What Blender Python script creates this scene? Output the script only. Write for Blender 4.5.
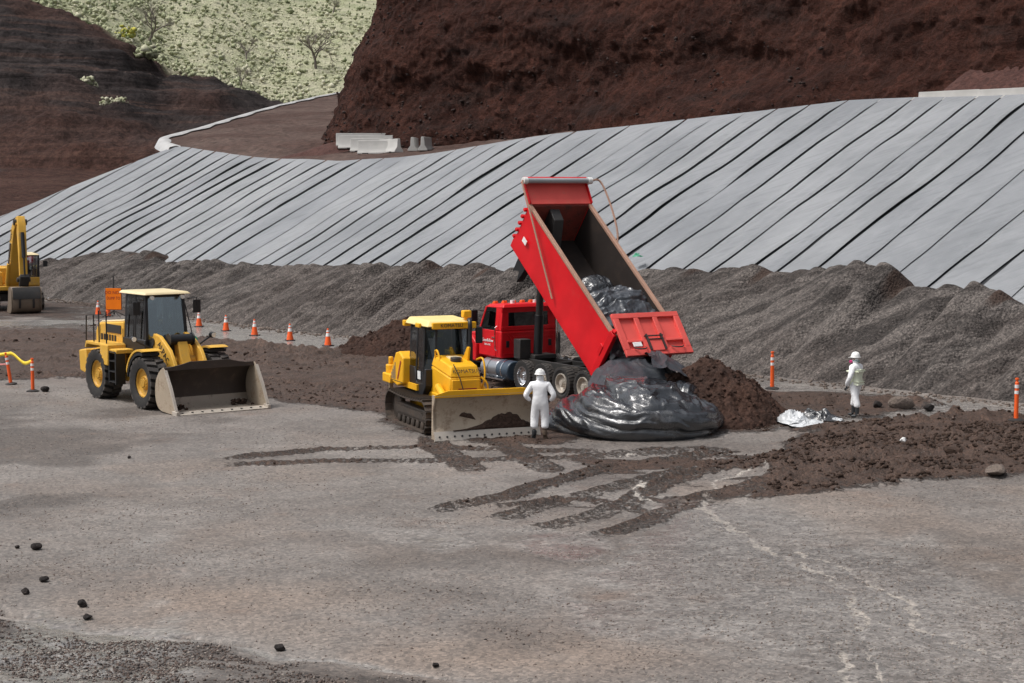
import bpy, bmesh, math, random
import numpy as np
from mathutils import Vector, Matrix

random.seed(7)
rng = np.random.default_rng(11)
for o in list(bpy.data.objects):
    bpy.data.objects.remove(o)
scn = bpy.context.scene
COL = scn.collection

# ------------------------------------------------------------------ camera
cam_d = bpy.data.cameras.new('camera')
cam_d.sensor_width = 36.0
cam_d.lens = 61.52
cam_d.clip_start = 0.1
cam_d.clip_end = 3000
cam = bpy.data.objects.new('camera', cam_d)
COL.objects.link(cam)
cam.location = (0, 0, 6.6)
cam.rotation_euler = (math.radians(90 - 5.077), 0, 0)
scn.camera = cam

# ------------------------------------------------------------------ sky and sun (bright overcast)
SUN_EL, SUN_AZ = 62.0, -104.0      # azimuth measured from +Y towards +X
w = bpy.data.worlds.new('World')
scn.world = w
w.use_nodes = True
nt = w.node_tree
sky = nt.nodes.new('ShaderNodeTexSky')
sky.sky_type = 'NISHITA'
sky.sun_disc = False
sky.sun_elevation = math.radians(SUN_EL)
sky.sun_rotation = math.radians(SUN_AZ)
sky.air_density = 1.0
sky.dust_density = 6.0
sky.ozone_density = 1.0
hs = nt.nodes.new('ShaderNodeHueSaturation')
hs.inputs['Saturation'].default_value = 0.3
nt.links.new(sky.outputs[0], hs.inputs['Color'])
nt.links.new(hs.outputs[0], nt.nodes['Background'].inputs[0])
nt.nodes['Background'].inputs[1].default_value = 0.088
sd = bpy.data.lights.new('sun', 'SUN')
sd.energy = 1.5
sd.angle = math.radians(14)
sd.color = (1.0, 0.965, 0.92)
sun = bpy.data.objects.new('sun', sd)
COL.objects.link(sun)
_a, _e = math.radians(SUN_AZ), math.radians(SUN_EL)
sdir = Vector((math.sin(_a) * math.cos(_e), math.cos(_a) * math.cos(_e), math.sin(_e)))
sun.rotation_euler = sdir.to_track_quat('Z', 'Y').to_euler()
vs = scn.view_settings
vs.view_transform = 'Standard'
vs.look = 'None'
vs.gamma = 1
vs.exposure = 0.66
scn.cycles.use_denoising = True
scn.cycles.max_bounces = 6
scn.cycles.transparent_max_bounces = 8

# ------------------------------------------------------------------ numeric noise
def _hash(ix, iy, seed):
    n = (ix.astype(np.int64) * 374761393 + iy.astype(np.int64) * 668265263 + seed * 982451653) & 0x7fffffff
    n = ((n ^ (n >> 13)) * 1274126177) & 0x7fffffff
    n = (n ^ (n >> 16)) & 0x7fffffff
    return (n % 100003) / 100003.0

def vnoise(x, y, seed=0):
    x = np.asarray(x, float); y = np.asarray(y, float)
    ix = np.floor(x); iy = np.floor(y)
    fx = x - ix; fy = y - iy
    fx = fx * fx * fx * (fx * (fx * 6 - 15) + 10); fy = fy * fy * fy * (fy * (fy * 6 - 15) + 10)
    a = _hash(ix, iy, seed); b = _hash(ix + 1, iy, seed)
    c = _hash(ix, iy + 1, seed); d = _hash(ix + 1, iy + 1, seed)
    return (a * (1 - fx) + b * fx) * (1 - fy) + (c * (1 - fx) + d * fx) * fy

def fbm(x, y, octv=4, seed=0, gain=0.5):
    s = 0; amp = 1; tot = 0
    for i in range(octv):
        c, sn = math.cos(0.6 * i + .3), math.sin(0.6 * i + .3)
        s = s + amp * (vnoise((x * c - y * sn) * 2 ** i + 17.3 * i, (x * sn + y * c) * 2 ** i - 9.1 * i, seed + i) - .5) * 2
        tot += amp; amp *= gain
    return s / tot

def ridged(x, y, octv=4, seed=0):
    s = 0; amp = 1; tot = 0
    for i in range(octv):
        s = s + amp * (1 - np.abs(2 * vnoise(x * 2 ** i + 5.7 * i, y * 2 ** i + 3.1 * i, seed + i) - 1))
        tot += amp; amp *= .5
    return s / tot

def smooth(e0, e1, x):
    t = np.clip((x - e0) / (e1 - e0), 0, 1)
    return t * t * (3 - 2 * t)

def seg_dist(X, Y, pts):
    best = np.full(X.shape, 1e9); along = np.zeros(X.shape); acc = 0; side = np.zeros(X.shape)
    for (x0, y0), (x1, y1) in zip(pts[:-1], pts[1:]):
        dx, dy = x1 - x0, y1 - y0; L = math.hypot(dx, dy)
        t = np.clip(((X - x0) * dx + (Y - y0) * dy) / (L * L), 0, 1)
        ex = X - x0 - t * dx; ey = Y - y0 - t * dy
        d = np.hypot(ex, ey)
        m = d < best
        best = np.where(m, d, best); along = np.where(m, acc + t * L, along)
        side = np.where(m, np.sign(dx * ey - dy * ex), side)
        acc += L
    return best, along, side

def poly_sd(X, Y, pts):
    """signed distance to a closed polygon, positive inside"""
    P = list(pts) + [pts[0]]
    d, _, _ = seg_dist(X, Y, P)
    ins = np.zeros(X.shape, bool)
    for (x0, y0), (x1, y1) in zip(P[:-1], P[1:]):
        if y0 == y1: continue
        c = ((y0 > Y) != (y1 > Y)) & (X < (x1 - x0) * (Y - y0) / (y1 - y0) + x0)
        ins ^= c
    return np.where(ins, d, -d)

def catmull(pts, n=8):
    pts = [Vector(p) for p in pts]
    P = [pts[0] * 2 - pts[1]] + pts + [pts[-1] * 2 - pts[-2]]
    out = []
    for i in range(1, len(P) - 2):
        for k in range(n):
            t = k / n
            a, b, c, d = P[i - 1], P[i], P[i + 1], P[i + 2]
            out.append(.5 * ((2 * b) + (c - a) * t + (2 * a - 5 * b + 4 * c - d) * t * t + (3 * b - a - 3 * c + d) * t ** 3))
    out.append(pts[-1])
    return out

# ------------------------------------------------------------------ materials
MATS = {}
class NB:
    """small node-graph helper"""
    def __init__(s, name):
        s.m = bpy.data.materials.new(name); s.m.use_nodes = True
        s.t = s.m.node_tree; s.b = s.t.nodes['Principled BSDF']
        s.tc = s.n('ShaderNodeTexCoord'); s.co = s.tc.outputs['Object']
        MATS[name] = s.m
    def n(s, typ): return s.t.nodes.new(typ)
    def link(s, a, b): s.t.links.new(a, b)
    def put(s, sock, v):
        if isinstance(v, bpy.types.NodeSocket): s.link(v, sock)
        elif isinstance(v, (tuple, list)): sock.default_value = (*v, 1) if len(v) == 3 and sock.type == 'RGBA' else v
        else: sock.default_value = v
    def set(s, name, v): s.put(s.b.inputs[name], v)
    def noise(s, scale, detail=4, rough=.55, co=None, dist=0.0):
        k = s.n('ShaderNodeTexNoise'); k.inputs['Scale'].default_value = scale; k.inputs['Detail'].default_value = detail
        k.inputs['Roughness'].default_value = rough; k.inputs['Distortion'].default_value = dist
        s.link(co or s.co, k.inputs['Vector']); return k.outputs[0]
    def voro(s, scale, out='Color', co=None, feature='F1'):
        k = s.n('ShaderNodeTexVoronoi'); k.feature = feature; k.inputs['Scale'].default_value = scale
        s.link(co or s.co, k.inputs['Vector']); return k.outputs[out]
    def ramp(s, v, lo, hi, a=0.0, b=1.0):
        k = s.n('ShaderNodeMapRange'); k.interpolation_type = 'SMOOTHSTEP'
        s.put(k.inputs[0], v); k.inputs[1].default_value = lo; k.inputs[2].default_value = hi
        k.inputs[3].default_value = a; k.inputs[4].default_value = b; return k.outputs[0]
    def mix(s, f, a, b, mode='MIX'):
        k = s.n('ShaderNodeMix'); k.data_type = 'RGBA'; k.blend_type = mode
        s.put(k.inputs[0], f); s.put(k.inputs[6], a); s.put(k.inputs[7], b); return k.outputs[2]
    def math(s, op, a, b=0.0):
        k = s.n('ShaderNodeMath'); k.operation = op; s.put(k.inputs[0], a); s.put(k.inputs[1], b); return k.outputs[0]
    def attr(s, name):
        k = s.n('ShaderNodeAttribute'); k.attribute_name = name; return k.outputs['Fac']
    def stretch(s, sx, sy, sz, rot=(0, 0, 0), co=None):
        k = s.n('ShaderNodeMapping'); k.inputs['Scale'].default_value = (sx, sy, sz); k.inputs['Rotation'].default_value = rot
        s.link(co or s.co, k.inputs['Vector']); return k.outputs[0]
    def bump(s, h, strength=.5, dist=.05, prev=None):
        k = s.n('ShaderNodeBump'); k.inputs['Strength'].default_value = strength; k.inputs['Distance'].default_value = dist
        s.put(k.inputs['Height'], h)
        if prev is not None: s.link(prev, k.inputs['Normal'])
        s.link(k.outputs[0], s.b.inputs['Normal']); return k.outputs[0]
    def bw(s, c):
        k = s.n('ShaderNodeRGBToBW'); s.put(k.inputs[0], c); return k.outputs[0]

def paint(name, col, rough=.4, dirt=.5, dcol=(.13, .095, .07), metal=0.0, scale=2.2, spec=.5, coat=0.0):
    b = NB(name)
    n1 = b.noise(scale, 6, .65); n2 = b.noise(scale * 9, 3)
    f = b.ramp(b.math('ADD', b.math('MULTIPLY', n1, .75), b.math('MULTIPLY', n2, .25)), .62 - .24 * dirt, .80 - .2 * dirt, 0, min(1, .25 + .7 * dirt))
    tint = b.mix(b.ramp(b.noise(scale * .5, 2), .3, .7), tuple(c * .88 for c in col), tuple(min(1, c * 1.06) for c in col))
    b.set('Base Color', b.mix(f, tint, dcol))
    b.set('Roughness', b.ramp(f, 0, 1, rough, .85)); b.set('Metallic', metal)
    b.set('Specular IOR Level', spec)
    if coat: b.set('Coat Weight', coat)
    b.bump(n2, .12, .01)
    return b.m

paint('yellow_paint', (.70, .40, .06), .5, .52, (.38, .25, .13), spec=.3)
paint('dozer_yellow', (.82, .42, .016), .45, .28, (.46, .27, .09), spec=.3)
paint('cream_paint', (.74, .62, .38), .45, .3, (.4, .3, .17))
paint('dozer_roof_paint', (.82, .66, .28), .45, .25, (.62, .38, .1))
paint('red_paint', (.60, .008, .014), .4, .30, (.40, .055, .045), spec=.28)
paint('pale_red_paint', (.72, .10, .085), .5, .34, (.50, .17, .13), spec=.3)  # paler red used on the tailgate and cab shield
paint('bed_inside', (.030, .024, .022), .8, .5, (.055, .038, .030), spec=.15)
paint('bed_front_inside', (.26, .05, .035), .55, .62, (.05, .035, .03))
paint('rail_cap', (.36, .21, .15), .7, .4, (.18, .12, .09))
paint('black_paint', (.012, .013, .016), .45, .16, (.07, .055, .045))
paint('dark_metal', (.045, .043, .042), .5, .4, (.11, .08, .06), metal=.3)
paint('track_steel', (.060, .050, .043), .5, .7, (.095, .066, .048), metal=.3)
paint('excavator_bucket', (.20, .155, .115), .5, .5, (.10, .075, .06), metal=.2)
paint('worn_steel', (.46, .38, .29), .5, .62, (.21, .135, .085), metal=.3, scale=2.2)
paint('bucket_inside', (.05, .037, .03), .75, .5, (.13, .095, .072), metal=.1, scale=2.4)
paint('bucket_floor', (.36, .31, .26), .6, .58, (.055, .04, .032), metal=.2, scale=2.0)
paint('edge_steel', (.52, .47, .41), .45, .4, (.24, .18, .14), metal=.3, scale=4)
paint('chrome', (.72, .73, .75), .16, .25, (.25, .22, .2), metal=1.0)
paint('tank_metal', (.42, .44, .47), .3, .3, (.2, .18, .17), metal=.8)
paint('blue_tank', (.045, .07, .10), .35, .2)
paint('rubber', (.018, .017, .017), .75, .5, (.085, .068, .055), scale=3)
paint('rubber_lug', (.055, .049, .046), .85, .6, (.15, .125, .105), scale=4)
paint('rim_yellow', (.55, .30, .035), .45, .45, (.2, .14, .08))
paint('white_plastic', (.78, .78, .77), .5, .05, (.5, .5, .48))
paint('orange_plastic', (.95, .13, .02), .45, .1, (.4, .1, .04))
paint('sign_orange', (1.0, .22, .01), .6, .02, (.8, .2, .03), spec=.2)
paint('reflective_white', (.84, .84, .84), .35, .05)
paint('yellow_tape', (.86, .62, .04), .5, .04)
paint('pink_tape', (.86, .30, .28), .5, .04)
paint('concrete', (.46, .455, .44), .85, .3, (.22, .20, .18))
paint('seat_fabric', (.12, .13, .15), .9, .1)
paint('ink', (.02, .02, .022), .6, .0)
paint('ink_dark_red', (.30, .03, .02), .6, .0)
paint('hydraulic_chrome', (.6, .6, .6), .2, .2, metal=.9)
paint('light_lens', (.8, .82, .82), .2, .05)
paint('tail_red', (.4, .01, .01), .3, .05)
paint('grey_film', (.34, .36, .38), .3, .1)
paint('green_scrap', (.04, .28, .16), .5, .05)
paint('hivis', (.84, .88, .70), .7, .02)
paint('coverall', (.90, .91, .93), .7, .05, (.72, .70, .67), scale=1.4)
MATS['coverall'].node_tree.nodes['Bump'].inputs['Strength'].default_value = .45; MATS['coverall'].node_tree.nodes['Bump'].inputs['Distance'].default_value = .03
paint('boot_rubber', (.03, .033, .037), .5, .35, (.12, .1, .085), scale=8)
paint('boot_brown', (.12, .085, .06), .7, .3, (.16, .12, .09), scale=8)
paint('glove', (.03, .04, .05), .6, .1)
paint('glove_grey', (.28, .27, .25), .7, .1)
paint('helmet', (.84, .84, .83), .3, .03)
paint('mask_pink', (.66, .05, .24), .5, .03)
paint('mask_teal', (.06, .24, .24), .5, .03)
paint('skin', (.42, .24, .17), .55, .02)
paint('bark', (.17, .145, .125), .9, .3, (.09, .075, .065), scale=1)

def glass(name, tint, fac):
    b = NB(name)
    t = b.t
    tr = b.n('ShaderNodeBsdfTransparent'); tr.inputs[0].default_value = (*tint, 1)
    gl = b.n('ShaderNodeBsdfGlossy'); gl.inputs['Roughness'].default_value = .03; gl.inputs[0].default_value = (.9, .95, 1, 1)
    fr = b.n('ShaderNodeFresnel'); fr.inputs[0].default_value = 1.5
    mx = b.n('ShaderNodeMixShader')
    b.link(b.math('ADD', b.math('MULTIPLY', fr.outputs[0], 1.2), fac), mx.inputs[0])
    b.link(tr.outputs[0], mx.inputs[1]); b.link(gl.outputs[0], mx.inputs[2])
    out = [n for n in t.nodes if n.type == 'OUTPUT_MATERIAL'][0]
    b.link(mx.outputs[0], out.inputs[0])
glass('cab_glass', (.50, .56, .58), .05)
glass('windscreen_glass', (.66, .76, .80), .17)
glass('truck_glass', (.10, .11, .12), .03)

# plastic film
def film(name, col, rough, bscale, spec=1.0, coat=.6):
    b = NB(name)
    co = b.stretch(1.0, 1.0, 1.6)
    n1 = b.noise(bscale, 4, .6, co, 1.2); n2 = b.voro(bscale * 1.3, 'Distance', co); n3 = b.noise(bscale * 3.1, 3, .6, co, 2.0)
    dust = b.ramp(b.noise(1.3, 5, .65), .52, .8, 0, .4)
    b.set('Base Color', b.mix(dust, col, (.14, .13, .125)))
    b.set('Roughness', b.ramp(dust, 0, .6, rough, .5)); b.set('Specular IOR Level', spec); b.set('Coat Weight', coat); b.set('Coat Roughness', .16); b.set('Coat IOR', 1.6)
    rdg = b.math('ABSOLUTE', b.math('SUBTRACT', n1, .5)); rdg2 = b.math('ABSOLUTE', b.math('SUBTRACT', n3, .5))
    h = b.math('ADD', b.math('MULTIPLY', rdg, -1.2), b.math('MULTIPLY', rdg2, -.7))
    b.bump(h, .42, .07)
    return b.m
film('bag_film', (.012, .015, .020), .24, 2.3)
film('bag_film_light', (.05, .057, .068), .28, 1.7)
film('trail_film', (.030, .035, .043), .5, 1.7, .45, 0.0)

def soil(name, c1, c2, c3, scale=1.0, bumpd=.12, rough=.95):
    """earth: two tones, dark crumbs and fine relief"""
    b = NB(name)
    n1 = b.noise(.35 * scale, 6, .6); n2 = b.noise(3.1 * scale, 6, .7); v = b.voro(7 * scale, 'Color')
    c = b.mix(b.ramp(n1, .35, .68), c1, c2)
    c = b.mix(b.ramp(n2, .52, .72, 0, .8), c, c3)
    c = b.mix(.45, c, b.mix(1.0, c, b.mix(b.bw(v), (.35, .33, .33), (1.75, 1.6, 1.55)), 'MULTIPLY'))
    b.set('Base Color', c); b.set('Roughness', rough); b.set('Specular IOR Level', .25)
    h = b.math('ADD', b.math('MULTIPLY', n2, 1.0), b.math('MULTIPLY', b.voro(5 * scale, 'Distance'), -.6))
    b.bump(h, .9, bumpd)
    return b
soil('pile_soil', (.036, .020, .015), (.060, .033, .024), (.020, .0125, .010), 1.6, .08)
soil('clod_soil', (.038, .025, .019), (.072, .048, .037), (.024, .017, .013), 3, .04)
soil('talus_soil', (.062, .030, .026), (.078, .040, .034), (.04, .022, .02), .9, .12)
soil('rock_dark', (.02, .018, .018), (.045, .038, .036), (.012, .011, .011), 4, .03)
soil('rock_grey', (.12, .10, .085), (.19, .16, .14), (.06, .05, .045), 4, .03)

# ------------------------------------------------------------------ mesh helpers
def link(o, parent=None):
    COL.objects.link(o)
    if parent is not None: o.parent = parent
    return o

def tag(o, label=None, cat=None, group=None, kind=None):
    if label: o['label'] = label
    if cat: o['category'] = cat
    if group: o['group'] = group
    if kind: o['kind'] = kind
    return o

def thing(name, label, cat, loc=(0, 0, 0), rz=0.0, group=None):
    o = bpy.data.objects.new(name, None)
    o.empty_display_size = .3
    o.location = loc; o.rotation_euler = (0, 0, rz)
    link(o)
    return tag(o, label, cat, group)

class MB:
    def __init__(s): s.v = []; s.f = []; s.mi = []; s.cur = 0
    def add(s, vs, fs):
        o = len(s.v); s.v += [tuple(p) for p in vs]
        for f in fs: s.f.append([i + o for i in f]); s.mi.append(s.cur)
        return s
    def box(s, x0, x1, y0, y1, z0, z1, M=None):
        vs = [Vector((x, y, z)) for z in (z0, z1) for y in (y0, y1) for x in (x0, x1)]
        if M: vs = [M @ p for p in vs]
        return s.add(vs, [(0, 2, 3, 1), (4, 5, 7, 6), (0, 1, 5, 4), (1, 3, 7, 5), (3, 2, 6, 7), (2, 0, 4, 6)])
    def prism(s, pts, y0, y1, M=None):
        """closed (x,z) profile pulled along y"""
        n = len(pts)
        vs = [Vector((x, y0, z)) for x, z in pts] + [Vector((x, y1, z)) for x, z in pts]
        if M: vs = [M @ p for p in vs]
        return s.add(vs, [tuple(range(n)), tuple(range(2 * n - 1, n - 1, -1))] + [(i, (i + 1) % n, n + (i + 1) % n, n + i) for i in range(n)])
    def prismx(s, pts, x0, x1, M=None):
        """closed (y,z) profile pulled along x"""
        n = len(pts)
        vs = [Vector((x0, y, z)) for y, z in pts] + [Vector((x1, y, z)) for y, z in pts]
        if M: vs = [M @ p for p in vs]
        return s.add(vs, [tuple(range(n)), tuple(range(2 * n - 1, n - 1, -1))] + [(i, (i + 1) % n, n + (i + 1) % n, n + i) for i in range(n)])
    def hexa(s, bot, top):
        """loft between two 4-point loops"""
        return s.add(list(bot) + list(top), [(3, 2, 1, 0), (4, 5, 6, 7)] + [(i, (i + 1) % 4, 4 + (i + 1) % 4, 4 + i) for i in range(4)])
    def cyl(s, p0, p1, r0, r1=None, n=14):
        p0, p1 = Vector(p0), Vector(p1); r1 = r0 if r1 is None else r1
        q = (p1 - p0).to_track_quat('Z', 'Y').to_matrix()
        a = q @ Vector((1, 0, 0)); b = q @ Vector((0, 1, 0))
        vs = []
        for p, r in ((p0, r0), (p1, r1)):
            vs += [p + (a * math.cos(2 * math.pi * i / n) + b * math.sin(2 * math.pi * i / n)) * r for i in range(n)]
        return s.add(vs, [tuple(range(n - 1, -1, -1)), tuple(range(n, 2 * n))] + [(i, (i + 1) % n, n + (i + 1) % n, n + i) for i in range(n)])
    def tube(s, pts, r, n=8, sm=0, rad=None):
        pts = [Vector(p) for p in pts]
        if sm: pts = catmull(pts, sm)
        m = len(pts); vs = []; prev = None
        for i, p in enumerate(pts):
            d = (pts[min(i + 1, m - 1)] - pts[max(i - 1, 0)]).normalized()
            if prev is None:
                a = d.orthogonal().normalized()
            else:
                a = (prev - d * prev.dot(d)).normalized()
            prev = a; b = d.cross(a)
            rr = rad[i] if rad else r
            vs += [p + (a * math.cos(2 * math.pi * k / n) + b * math.sin(2 * math.pi * k / n)) * rr for k in range(n)]
        fs = [tuple(range(n - 1, -1, -1)), tuple(range((m - 1) * n, m * n))]
        for i in range(m - 1):
            fs += [(i * n + k, i * n + (k + 1) % n, (i + 1) * n + (k + 1) % n, (i + 1) * n + k) for k in range(n)]
        return s.add(vs, fs)
    def lathe(s, prof, c=(0, 0, 0), axis='Y', n=28, a0=0.0):
        """closed loop of (radius, offset) turned about an axis through c"""
        c = Vector(c); m = len(prof); vs = []
        for i in range(n):
            t = a0 + 2 * math.pi * i / n; ct, st = math.cos(t), math.sin(t)
            for r, h in prof:
                vs.append(c + (Vector((r * ct, h, r * st)) if axis == 'Y' else Vector((r * ct, r * st, h)) if axis == 'Z' else Vector((h, r * ct, r * st))))
        fs = [(i * m + k, ((i + 1) % n) * m + k, ((i + 1) % n) * m + (k + 1) % m, i * m + (k + 1) % m) for i in range(n) for k in range(m)]
        return s.add(vs, fs)
    def sheet(s, fn, nu, nv, thick=0.0):
        vs = [Vector(fn(i / nu, j / nv)) for j in range(nv + 1) for i in range(nu + 1)]
        return s.add(vs, [(j * (nu + 1) + i, j * (nu + 1) + i + 1, (j + 1) * (nu + 1) + i + 1, (j + 1) * (nu + 1) + i) for j in range(nv) for i in range(nu)])
    def mesh(s, name, mats, smooth_ang=35, fix=True):
        me = bpy.data.meshes.new(name)
        me.from_pydata([tuple(p) for p in s.v], [], s.f)
        for m in (mats if isinstance(mats, (list, tuple)) else [mats]): me.materials.append(MATS[m])
        if any(s.mi): me.polygons.foreach_set('material_index', s.mi)
        if fix:
            bm = bmesh.new(); bm.from_mesh(me); bmesh.ops.recalc_face_normals(bm, faces=bm.faces); bm.to_mesh(me); bm.free()
        me.polygons.foreach_set('use_smooth', [True] * len(me.polygons))
        me.set_sharp_from_angle(angle=math.radians(smooth_ang))
        return me
    def obj(s, name, mats, parent=None, bevel=0.0, label=None, ang=35, loc=None, rot=None, kind=None, solid=0.0):
        o = bpy.data.objects.new(name, s.mesh(name, mats, ang))
        link(o, parent)
        if loc is not None: o.location = loc
        if rot is not None: o.rotation_euler = rot
        if solid:
            q = o.modifiers.new('thickness', 'SOLIDIFY'); q.thickness = solid
        if bevel:
            q = o.modifiers.new('bevel', 'BEVEL'); q.width = bevel; q.segments = 2; q.limit_method = 'ANGLE'; q.angle_limit = math.radians(40)
        if label: o['label'] = label
        if kind: o['kind'] = kind
        return o

def grid_mesh(name, V, mats, attrs=None, parent=None, flip=False, matidx=None):
    """V: (rows, cols, 3) array -> smooth quad sheet"""
    nr, nc = V.shape[:2]
    me = bpy.data.meshes.new(name)
    me.vertices.add(nr * nc); me.vertices.foreach_set('co', V.reshape(-1).astype(np.float32))
    i = np.arange(nr * nc).reshape(nr, nc)
    q = np.stack([i[:-1, :-1], i[:-1, 1:], i[1:, 1:], i[1:, :-1]], -1).reshape(-1, 4)
    if flip: q = q[:, ::-1]
    nf = len(q)
    me.loops.add(nf * 4); me.loops.foreach_set('vertex_index', q.reshape(-1).astype(np.int32))
    me.polygons.add(nf); me.polygons.foreach_set('loop_start', (np.arange(nf) * 4).astype(np.int32))
    me.update(calc_edges=True)
    me.polygons.foreach_set('use_smooth', np.ones(nf, bool))
    for m in (mats if isinstance(mats, (list, tuple)) else [mats]): me.materials.append(MATS[m])
    for k, a in (attrs or {}).items():
        at = me.attributes.new(k, 'FLOAT', 'POINT'); at.data.foreach_set('value', a.reshape(-1).astype(np.float32))
    me.validate()
    o = bpy.data.objects.new(name, me)
    return link(o, parent)

def soup(name, V, F, mat, attr=None, parent=None, smooth_=False):
    """many small pieces: V (n,3), F (m,3)"""
    me = bpy.data.meshes.new(name)
    me.vertices.add(len(V)); me.vertices.foreach_set('co', V.reshape(-1).astype(np.float32))
    nf = len(F)
    me.loops.add(nf * 3); me.loops.foreach_set('vertex_index', F.reshape(-1).astype(np.int32))
    me.polygons.add(nf); me.polygons.foreach_set('loop_start', (np.arange(nf) * 3).astype(np.int32))
    me.update(calc_edges=True)
    if smooth_: me.polygons.foreach_set('use_smooth', np.ones(nf, bool))
    me.materials.append(MATS[mat])
    if attr is not None:
        at = me.attributes.new('tone', 'FLOAT', 'POINT'); at.data.foreach_set('value', attr.astype(np.float32))
    me.validate()
    o = bpy.data.objects.new(name, me)
    return link(o, parent)

def ico():
    bm = bmesh.new(); bmesh.ops.create_icosphere(bm, subdivisions=1, radius=1)
    V = np.array([v.co[:] for v in bm.verts]); F = np.array([[v.index for v in f.verts] for f in bm.faces]); bm.free()
    return V, F
ICO = ico()
OCT = (np.array([[1, 0, 0], [-1, 0, 0], [0, 1, 0], [0, -1, 0], [0, 0, 1], [0, 0, -1.]]), np.array([[0, 2, 4], [2, 1, 4], [1, 3, 4], [3, 0, 4], [2, 0, 5], [1, 2, 5], [3, 1, 5], [0, 3, 5]]))

def lumps(name, pos, size, mat, flat=.7, tone=None, parent=None, jit=.35, base=None):
    """uneven little clods at pos (n,3) with radius size (n,)"""
    V0, F0 = base or ICO; n = len(pos); k = len(V0)
    j = 1 + jit * (rng.random((n, k)) - .5) * 2
    sc = size[:, None] * (np.ones((n, 3)) + .5 * (rng.random((n, 3)) - .5)); sc[:, 2] *= flat
    a = rng.random(n) * 6.283; c, s_ = np.cos(a)[:, None], np.sin(a)[:, None]
    P = V0[None] * j[..., None] * sc[:, None, :]
    X = P[..., 0] * c - P[..., 1] * s_; Y = P[..., 0] * s_ + P[..., 1] * c
    V = np.stack([X, Y, P[..., 2]], -1) + pos[:, None, :]
    F = (F0[None] + (np.arange(n) * k)[:, None, None]).reshape(-1, 3)
    return soup(name, V.reshape(-1, 3), F, mat, np.repeat(tone, k) if tone is not None else None, parent)

def text(body, size, mat, parent, M, name='lettering', extr=.004, sx=1.0):
    cu = bpy.data.curves.new(name, 'FONT'); cu.body = body; cu.size = size; cu.extrude = extr
    cu.align_x = 'CENTER'; cu.align_y = 'CENTER'; cu.resolution_u = 2; cu.space_character = 1.0
    cu.materials.append(MATS[mat])
    tmp = bpy.data.objects.new('tmp', cu); COL.objects.link(tmp)
    me = bpy.data.meshes.new_from_object(tmp.evaluated_get(bpy.context.evaluated_depsgraph_get()))
    bpy.data.objects.remove(tmp)
    o = bpy.data.objects.new(name, me); link(o, parent)
    o.matrix_local = M @ Matrix.Diagonal((sx, 1, 1, 1))
    return o

def frame(origin, xdir, ydir):
    x = Vector(xdir).normalized(); y = Vector(ydir); y = (y - x * y.dot(x)).normalized(); z = x.cross(y)
    M = Matrix((x, y, z)).transposed().to_4x4(); M.translation = Vector(origin)
    return M

def copy_tree(o, parent=None):
    c = o.copy(); COL.objects.link(c); c.parent = parent
    for ch in list(o.children): copy_tree(ch, c)
    return c

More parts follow.
